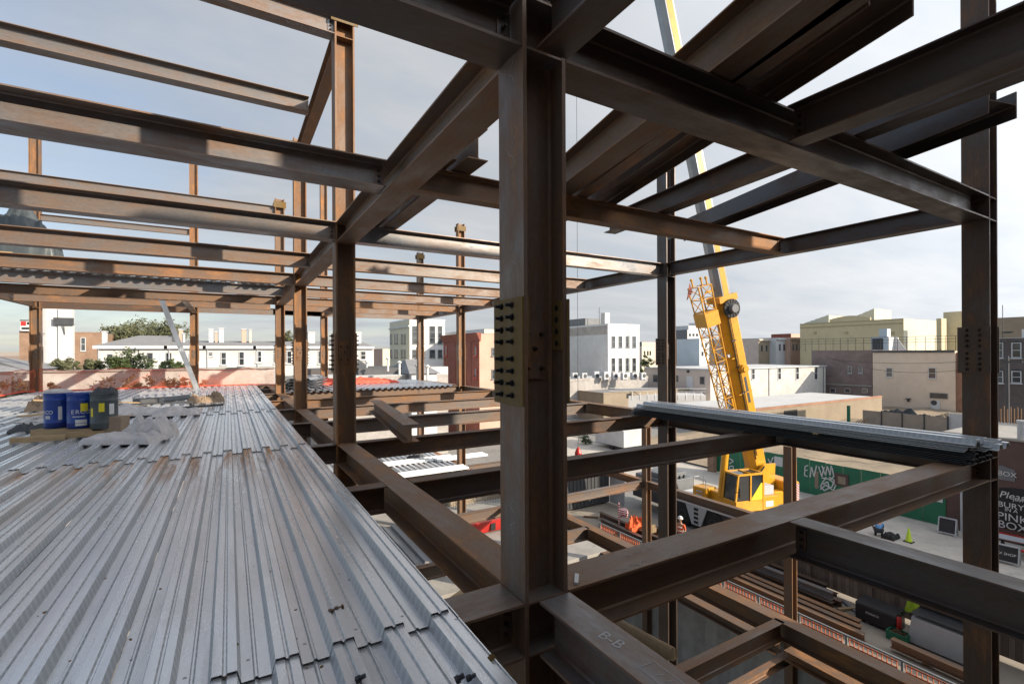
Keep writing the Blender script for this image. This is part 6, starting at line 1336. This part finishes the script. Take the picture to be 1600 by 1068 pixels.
o = tag(MB().tube((0,-1.6,0),(0,1.6,0),.16,n=14).build('pipe', 'wood'), 'brown pipe tied with rope under the chalk-marked beam', 'pipe'); pp2 = pd(985, 985, 13.5); o.location = pp2; o.rotation_euler = (R(-8), 0, R(-3))
m_ = MB()
for k in range(3): m_.tube((-.18,.5+.25*k,-.05),(.0,.52+.25*k,.18),.015,n=5).tube((0,.52+.25*k,.18),(.18,.5+.25*k,-.05),.015,n=5)
m_.build('rope', 'whitewall', o)
rc = random.Random(99)
for k in range(46):                                   # timber offcuts and scraps lying about the yard
    if k < 30: x, y, z = rc.uniform(18.6, 22), rc.uniform(2.5, 24), GZ+.03
    else: x, y, z = rc.uniform(3, 16.5), rc.uniform(20, 30), GZ+.01
    L = rc.uniform(.3, 1.8); w = rc.uniform(.06, .16)
    o = tag(MB().box(-L/2, L/2, -w/2, w/2, 0, rc.uniform(.03,.09)).build('offcut', rc.choice(['timber','timber','steel_brown','midgrey','darkgrey'])), 'offcut lying on the yard ground among the stock beams' if k < 30 else 'offcut lying on the ground floor left of the middle column', 'offcut', 'offcuts in the yard' if k < 30 else 'offcuts on the ground floor'); o.location = (x, y, z); o.rotation_euler.z = rc.uniform(0, 3.1)
# ================================================================== PEOPLE
def skin(name, joints, links, mat, parent=None, sub=2, root=0):
    me = bpy.data.meshes.new(name); me.from_pydata([j[:3] for j in joints], links, [])
    o = bpy.data.objects.new('s', me); COL.objects.link(o)
    sk = o.modifiers.new('k', 'SKIN'); sk.use_smooth_shade = True
    for v, j in zip(me.skin_vertices[0].data, joints): v.radius = (j[3], j[4] if len(j) > 4 else j[3])
    me.skin_vertices[0].data[root].use_root = True
    ss = o.modifiers.new('u', 'SUBSURF'); ss.levels = ss.render_levels = sub
    dg = bpy.context.evaluated_depsgraph_get(); dg.update()
    m2 = bpy.data.meshes.new_from_object(o.evaluated_get(dg)); bpy.data.objects.remove(o); bpy.data.meshes.remove(me)
    m2.name = name; m2.materials.clear(); m2.materials.append(M[mat])
    for p in m2.polygons: p.use_smooth = True
    r = bpy.data.objects.new(name, m2); COL.objects.link(r)
    if parent: r.parent = parent
    return r
def hand(w, d, joints, links, at):
    """palm, four fingers and a thumb grown from joint index at"""
    w = Vector(w); d = Vector(d).normalized(); sd = d.cross(Vector((0,1,.2))).normalized(); dn = d.cross(sd)
    i0 = len(joints); pm = w+d*.07; joints.append((*pm, .036, .02)); links.append((at, i0))
    for k, (o_, L) in enumerate(((-.03,.065),(-.01,.078),(.012,.073),(.032,.058))):
        a = w+d*.10+sd*o_; b_ = a+d*L*.55; c = b_+d*L*.4+dn*L*.35; n = len(joints)
        joints += [(*a,.010),(*b_,.009),(*c,.007)]; links += [(i0,n),(n,n+1),(n+1,n+2)]
    n = len(joints); a = w+d*.045-sd*.045; b_ = a+d*.04-sd*.02+dn*.01; joints += [(*a,.012),(*b_,.009)]; links += [(i0,n),(n,n+1)]
def person(loc, rz, label, pose):
    root = empty('person', loc, rz); tag(root, label, 'person')
    if pose == 'stand':
        J = [(0,0,.95,.14,.11),(0,-.01,1.15,.13,.10),(0,-.02,1.36,.16,.11),(0,0,1.50,.058),(0,.01,1.58,.06),(0,.015,1.68,.085,.10),(0,.01,1.75,.07,.085),
             (-.2,-.01,1.42,.055),(-.27,.02,1.16,.043),(-.22,.2,1.02,.032),(.2,-.01,1.42,.055),(.27,.0,1.16,.043),(.25,.12,.95,.032),
             (-.1,0,.88,.09),(-.12,.01,.5,.062),(-.13,-.02,.09,.042),(-.14,.14,.04,.04),(.1,0,.88,.09),(.12,.04,.5,.062),(.13,.02,.09,.042),(.14,.17,.04,.04)]
        ha = ((9,(-.22,.2,1.02),(.15,.8,-.2)),(12,(.25,.12,.95),(0,.5,-.7)))
    else:
        J = [(0,0,.36,.14,.12),(0,.13,.52,.13,.11),(0,.30,.66,.16,.12),(0,.42,.74,.056),(0,.47,.77,.06),(0,.55,.78,.085,.1),(0,.60,.80,.07,.085),
             (-.2,.34,.66,.055),(-.26,.45,.42,.043),(-.18,.62,.25,.032),(.2,.34,.66,.055),(.25,.48,.42,.043),(.16,.64,.22,.032),
             (-.1,.02,.34,.09),(-.17,.36,.42,.065),(-.15,.18,.08,.042),(-.15,.32,.04,.04),(.1,.02,.34,.09),(.17,.36,.42,.065),(.15,.18,.08,.042),(.15,.32,.04,.04)]
        ha = ((9,(-.18,.62,.25),(.2,.5,-.6)),(12,(.16,.64,.22),(-.2,.5,-.6)))
    K = [(0,1),(1,2),(2,3),(3,4),(4,5),(5,6),(2,7),(7,8),(8,9),(2,10),(10,11),(11,12),(0,13),(13,14),(14,15),(15,16),(0,17),(17,18),(18,19),(19,20)]
    J2, K2 = list(J), list(K)
    for a, w, d in ha: hand(w, d, J2, K2, a)
    hx = Vector(J[5][:3])
    body = skin('body', J2, K2, 'skin', root)
    fc = MB(); fwd = Vector((0,1,0))
    fc.hexa([(-.012,hx.y+.085,hx.z-.02),(.012,hx.y+.085,hx.z-.02),(.008,hx.y+.12,hx.z-.022),(-.008,hx.y+.12,hx.z-.022)],[(-.006,hx.y+.085,hx.z+.03),(.006,hx.y+.085,hx.z+.03),(.004,hx.y+.1,hx.z+.025),(-.004,hx.y+.1,hx.z+.025)])
    for s in (-1, 1): fc.cbox((s*.088, hx.y-.0, hx.z), (.02,.045,.06))
    fc.build('face_parts', 'skin', body)
    ey = MB()
    for s in (-1, 1): ey.cbox((s*.033, hx.y+.093, hx.z+.025), (.022,.012,.012))
    ey.cbox((0, hx.y+.094, hx.z-.05), (.045,.01,.008)); ey.build('eyes_and_mouth', 'denim', body)
    sh = [J[i] for i in (0,1,2,7,8,10,11)]; sh = [(a[0],a[1],a[2],a[3]*1.14,(a[4] if len(a) > 4 else a[3])*1.16) for a in sh]
    skin('jacket', sh, [(0,1),(1,2),(2,3),(3,4),(2,5),(5,6)], 'orange' if pose == 'stand' else 'cloth_blue', root)
    tr_ = [J[i] for i in (0,13,14,15,17,18,19)]; tr_ = [(a[0],a[1],a[2]+.01,a[3]*1.16,(a[4] if len(a) > 4 else a[3])*1.16) for a in tr_]
    skin('trousers', tr_, [(0,1),(1,2),(2,3),(0,4),(4,5),(5,6)], 'denim', root)
    for i, j in ((15,16),(19,20)):
        a, b_ = Vector(J[i][:3]), Vector(J[j][:3]); MB().hexa([(a.x-.05,a.y-.07,0),(a.x+.05,a.y-.07,0),(b_.x+.05,b_.y+.05,0),(b_.x-.05,b_.y+.05,0)],[(a.x-.055,a.y-.065,.14),(a.x+.055,a.y-.065,.14),(b_.x+.04,b_.y+.04,.07),(b_.x-.04,b_.y+.04,.07)]).build('boot', 'black', root, .01)
    if pose == 'stand':
        MB().lathe([(.15,0),(.15,.012),(.118,.02),(.112,.07),(.085,.115),(.03,.135),(.0,.137)], 20, (0,hx.y-.01,hx.z+.05)).build('hard_hat', 'white', root, smooth=True)
        vb = MB()
        for z in (1.12, 1.3): vb.lathe([(.155,z-.02),(.158,z),(.155,z+.02)], 16, (0,-.01,0))
        vb.build('reflective_band', 'white', root)
    else:
        MB().lathe([(.092,-.02),(.1,.03),(.085,.08),(.04,.105),(.0,.11)], 16, (0,hx.y-.02,hx.z+.0)).build('hair', 'denim', root, smooth=True)
    return root
wp = pd(1063, 830, 25.2); person((wp.x, wp.y, GZ+.02), R(110), 'worker in an orange jacket and white hard hat beside the crane wheel', 'stand')
wp = pz(1374, 838, GZ+.02); person((wp.x, wp.y, GZ+.02), R(-60), 'person in a light blue top crouching on the pavement by the green hoarding', 'crouch')
lump('rubbish_bag', 'black', 'black bag on the pavement beside the crouching person', 'bag', tuple(pz(1392, 840, GZ+.02).xy)+(GZ+.02,), (.9, .6, .42), 71)
# ================================================================== LIGHT, SKY, CAMERA
sd_ = Vector((1.45, -2.0, 1.0)).normalized()
EL = math.asin(sd_.z); AZS = math.atan2(sd_.x, sd_.y)
sl_ = bpy.data.lights.new('sun', 'SUN'); sl_.energy = SUN_E; sl_.angle = R(.53); sl_.color = (1.0, .87, .70)
so_ = bpy.data.objects.new('sun', sl_); COL.objects.link(so_); so_.rotation_euler = sd_.to_track_quat('Z', 'Y').to_euler(); so_.location = (30, -40, 60)
wd = bpy.data.worlds.new('World'); S.world = wd; wd.use_nodes = True
n = wd.node_tree.nodes; l = wd.node_tree.links; bgn = n['Background']
sk = n.new('ShaderNodeTexSky'); sk.sky_type = 'NISHITA'; sk.sun_disc = False; sk.sun_elevation = EL; sk.sun_rotation = AZS; sk.air_density = 1.0; sk.dust_density = 1.0; sk.ozone_density = 1.6
tc = n.new('ShaderNodeTexCoord'); sp = n.new('ShaderNodeSeparateXYZ'); l.new(tc.outputs['Generated'], sp.inputs[0])
zc = mmath(n, l, 'ADD', mmath(n, l, 'MAXIMUM', sp.outputs['Z'], 0.), .12)
cb = n.new('ShaderNodeCombineXYZ'); l.new(mmath(n, l, 'DIVIDE', sp.outputs['X'], zc), cb.inputs[0]); l.new(mmath(n, l, 'DIVIDE', sp.outputs['Y'], zc), cb.inputs[1])
f1 = noise(n, l, cb.outputs[0], .50, 9, .56, .45); 
mp2 = n.new('ShaderNodeMapping'); mp2.inputs['Location'].default_value = (4.2, 1.7, 0); mp2.inputs['Scale'].default_value = (.55, 1.1, 1); l.new(cb.outputs[0], mp2.inputs['Vector'])
f2 = noise(n, l, mp2.outputs[0], 1.5, 7, .62, .3)
# denser cloud towards +x, clearer towards -x
side = mmath(n, l, 'MULTIPLY', sp.outputs['X'], .26)
cov = mmath(n, l, 'ADD', f1, mmath(n, l, 'ADD', side, .05))
ck = ramp(n, l, cov, [(.35, (.2,.2,.2)), (.64, (.95,.95,.95))])
ccol = ramp(n, l, f2, [(.26, (2.9,3.1,3.38)), (.5, (3.4,3.54,3.74)), (.74, (3.95,4.0,4.06))])
dp = n.new('ShaderNodeVectorMath'); dp.operation = 'DOT_PRODUCT'; l.new(tc.outputs['Generated'], dp.inputs[0]); dp.inputs[1].default_value = sd_
glow = mmath(n, l, 'ADD', 1.0, mmath(n, l, 'MULTIPLY', mmath(n, l, 'POWER', mmath(n, l, 'MAXIMUM', mmath(n, l, 'ADD', mmath(n, l, 'MULTIPLY', dp.outputs['Value'], .7), .3), 0.0), 2.0), 2.0))
gc = n.new('ShaderNodeCombineXYZ'); [l.new(glow, gc.inputs[k]) for k in range(3)]
ccol = mix(n, l, 1.0, ccol, gc.outputs[0], 'MULTIPLY')
skc = mix(n, l, 1.0, sk.outputs[0], (1.08,1.07,1.06), 'MULTIPLY')
l.new(mix(n, l, ck, skc, ccol), bgn.inputs['Color']); bgn.inputs['Strength'].default_value = SKY_S
cm_ = bpy.data.cameras.new('camera'); cm_.sensor_width = 36; cm_.lens = F/1600*36; cm_.shift_y = (CY-534)/1600; cm_.clip_start = .05; cm_.clip_end = 4000
co = bpy.data.objects.new('camera', cm_); COL.objects.link(co)
co.matrix_world = Matrix.Rotation(-AZ, 4, 'Z') @ Matrix.Rotation(R(90), 4, 'X') @ Matrix.Rotation(-ROLL, 4, 'Z')
S.camera = co
S.view_settings.view_transform = 'Standard'; S.view_settings.look = 'None'; S.view_settings.exposure = EXPO; S.view_settings.gamma = 1
S.cycles.max_bounces = 6; S.cycles.diffuse_bounces = 1; S.cycles.glossy_bounces = 3; S.cycles.transparent_max_bounces = 12
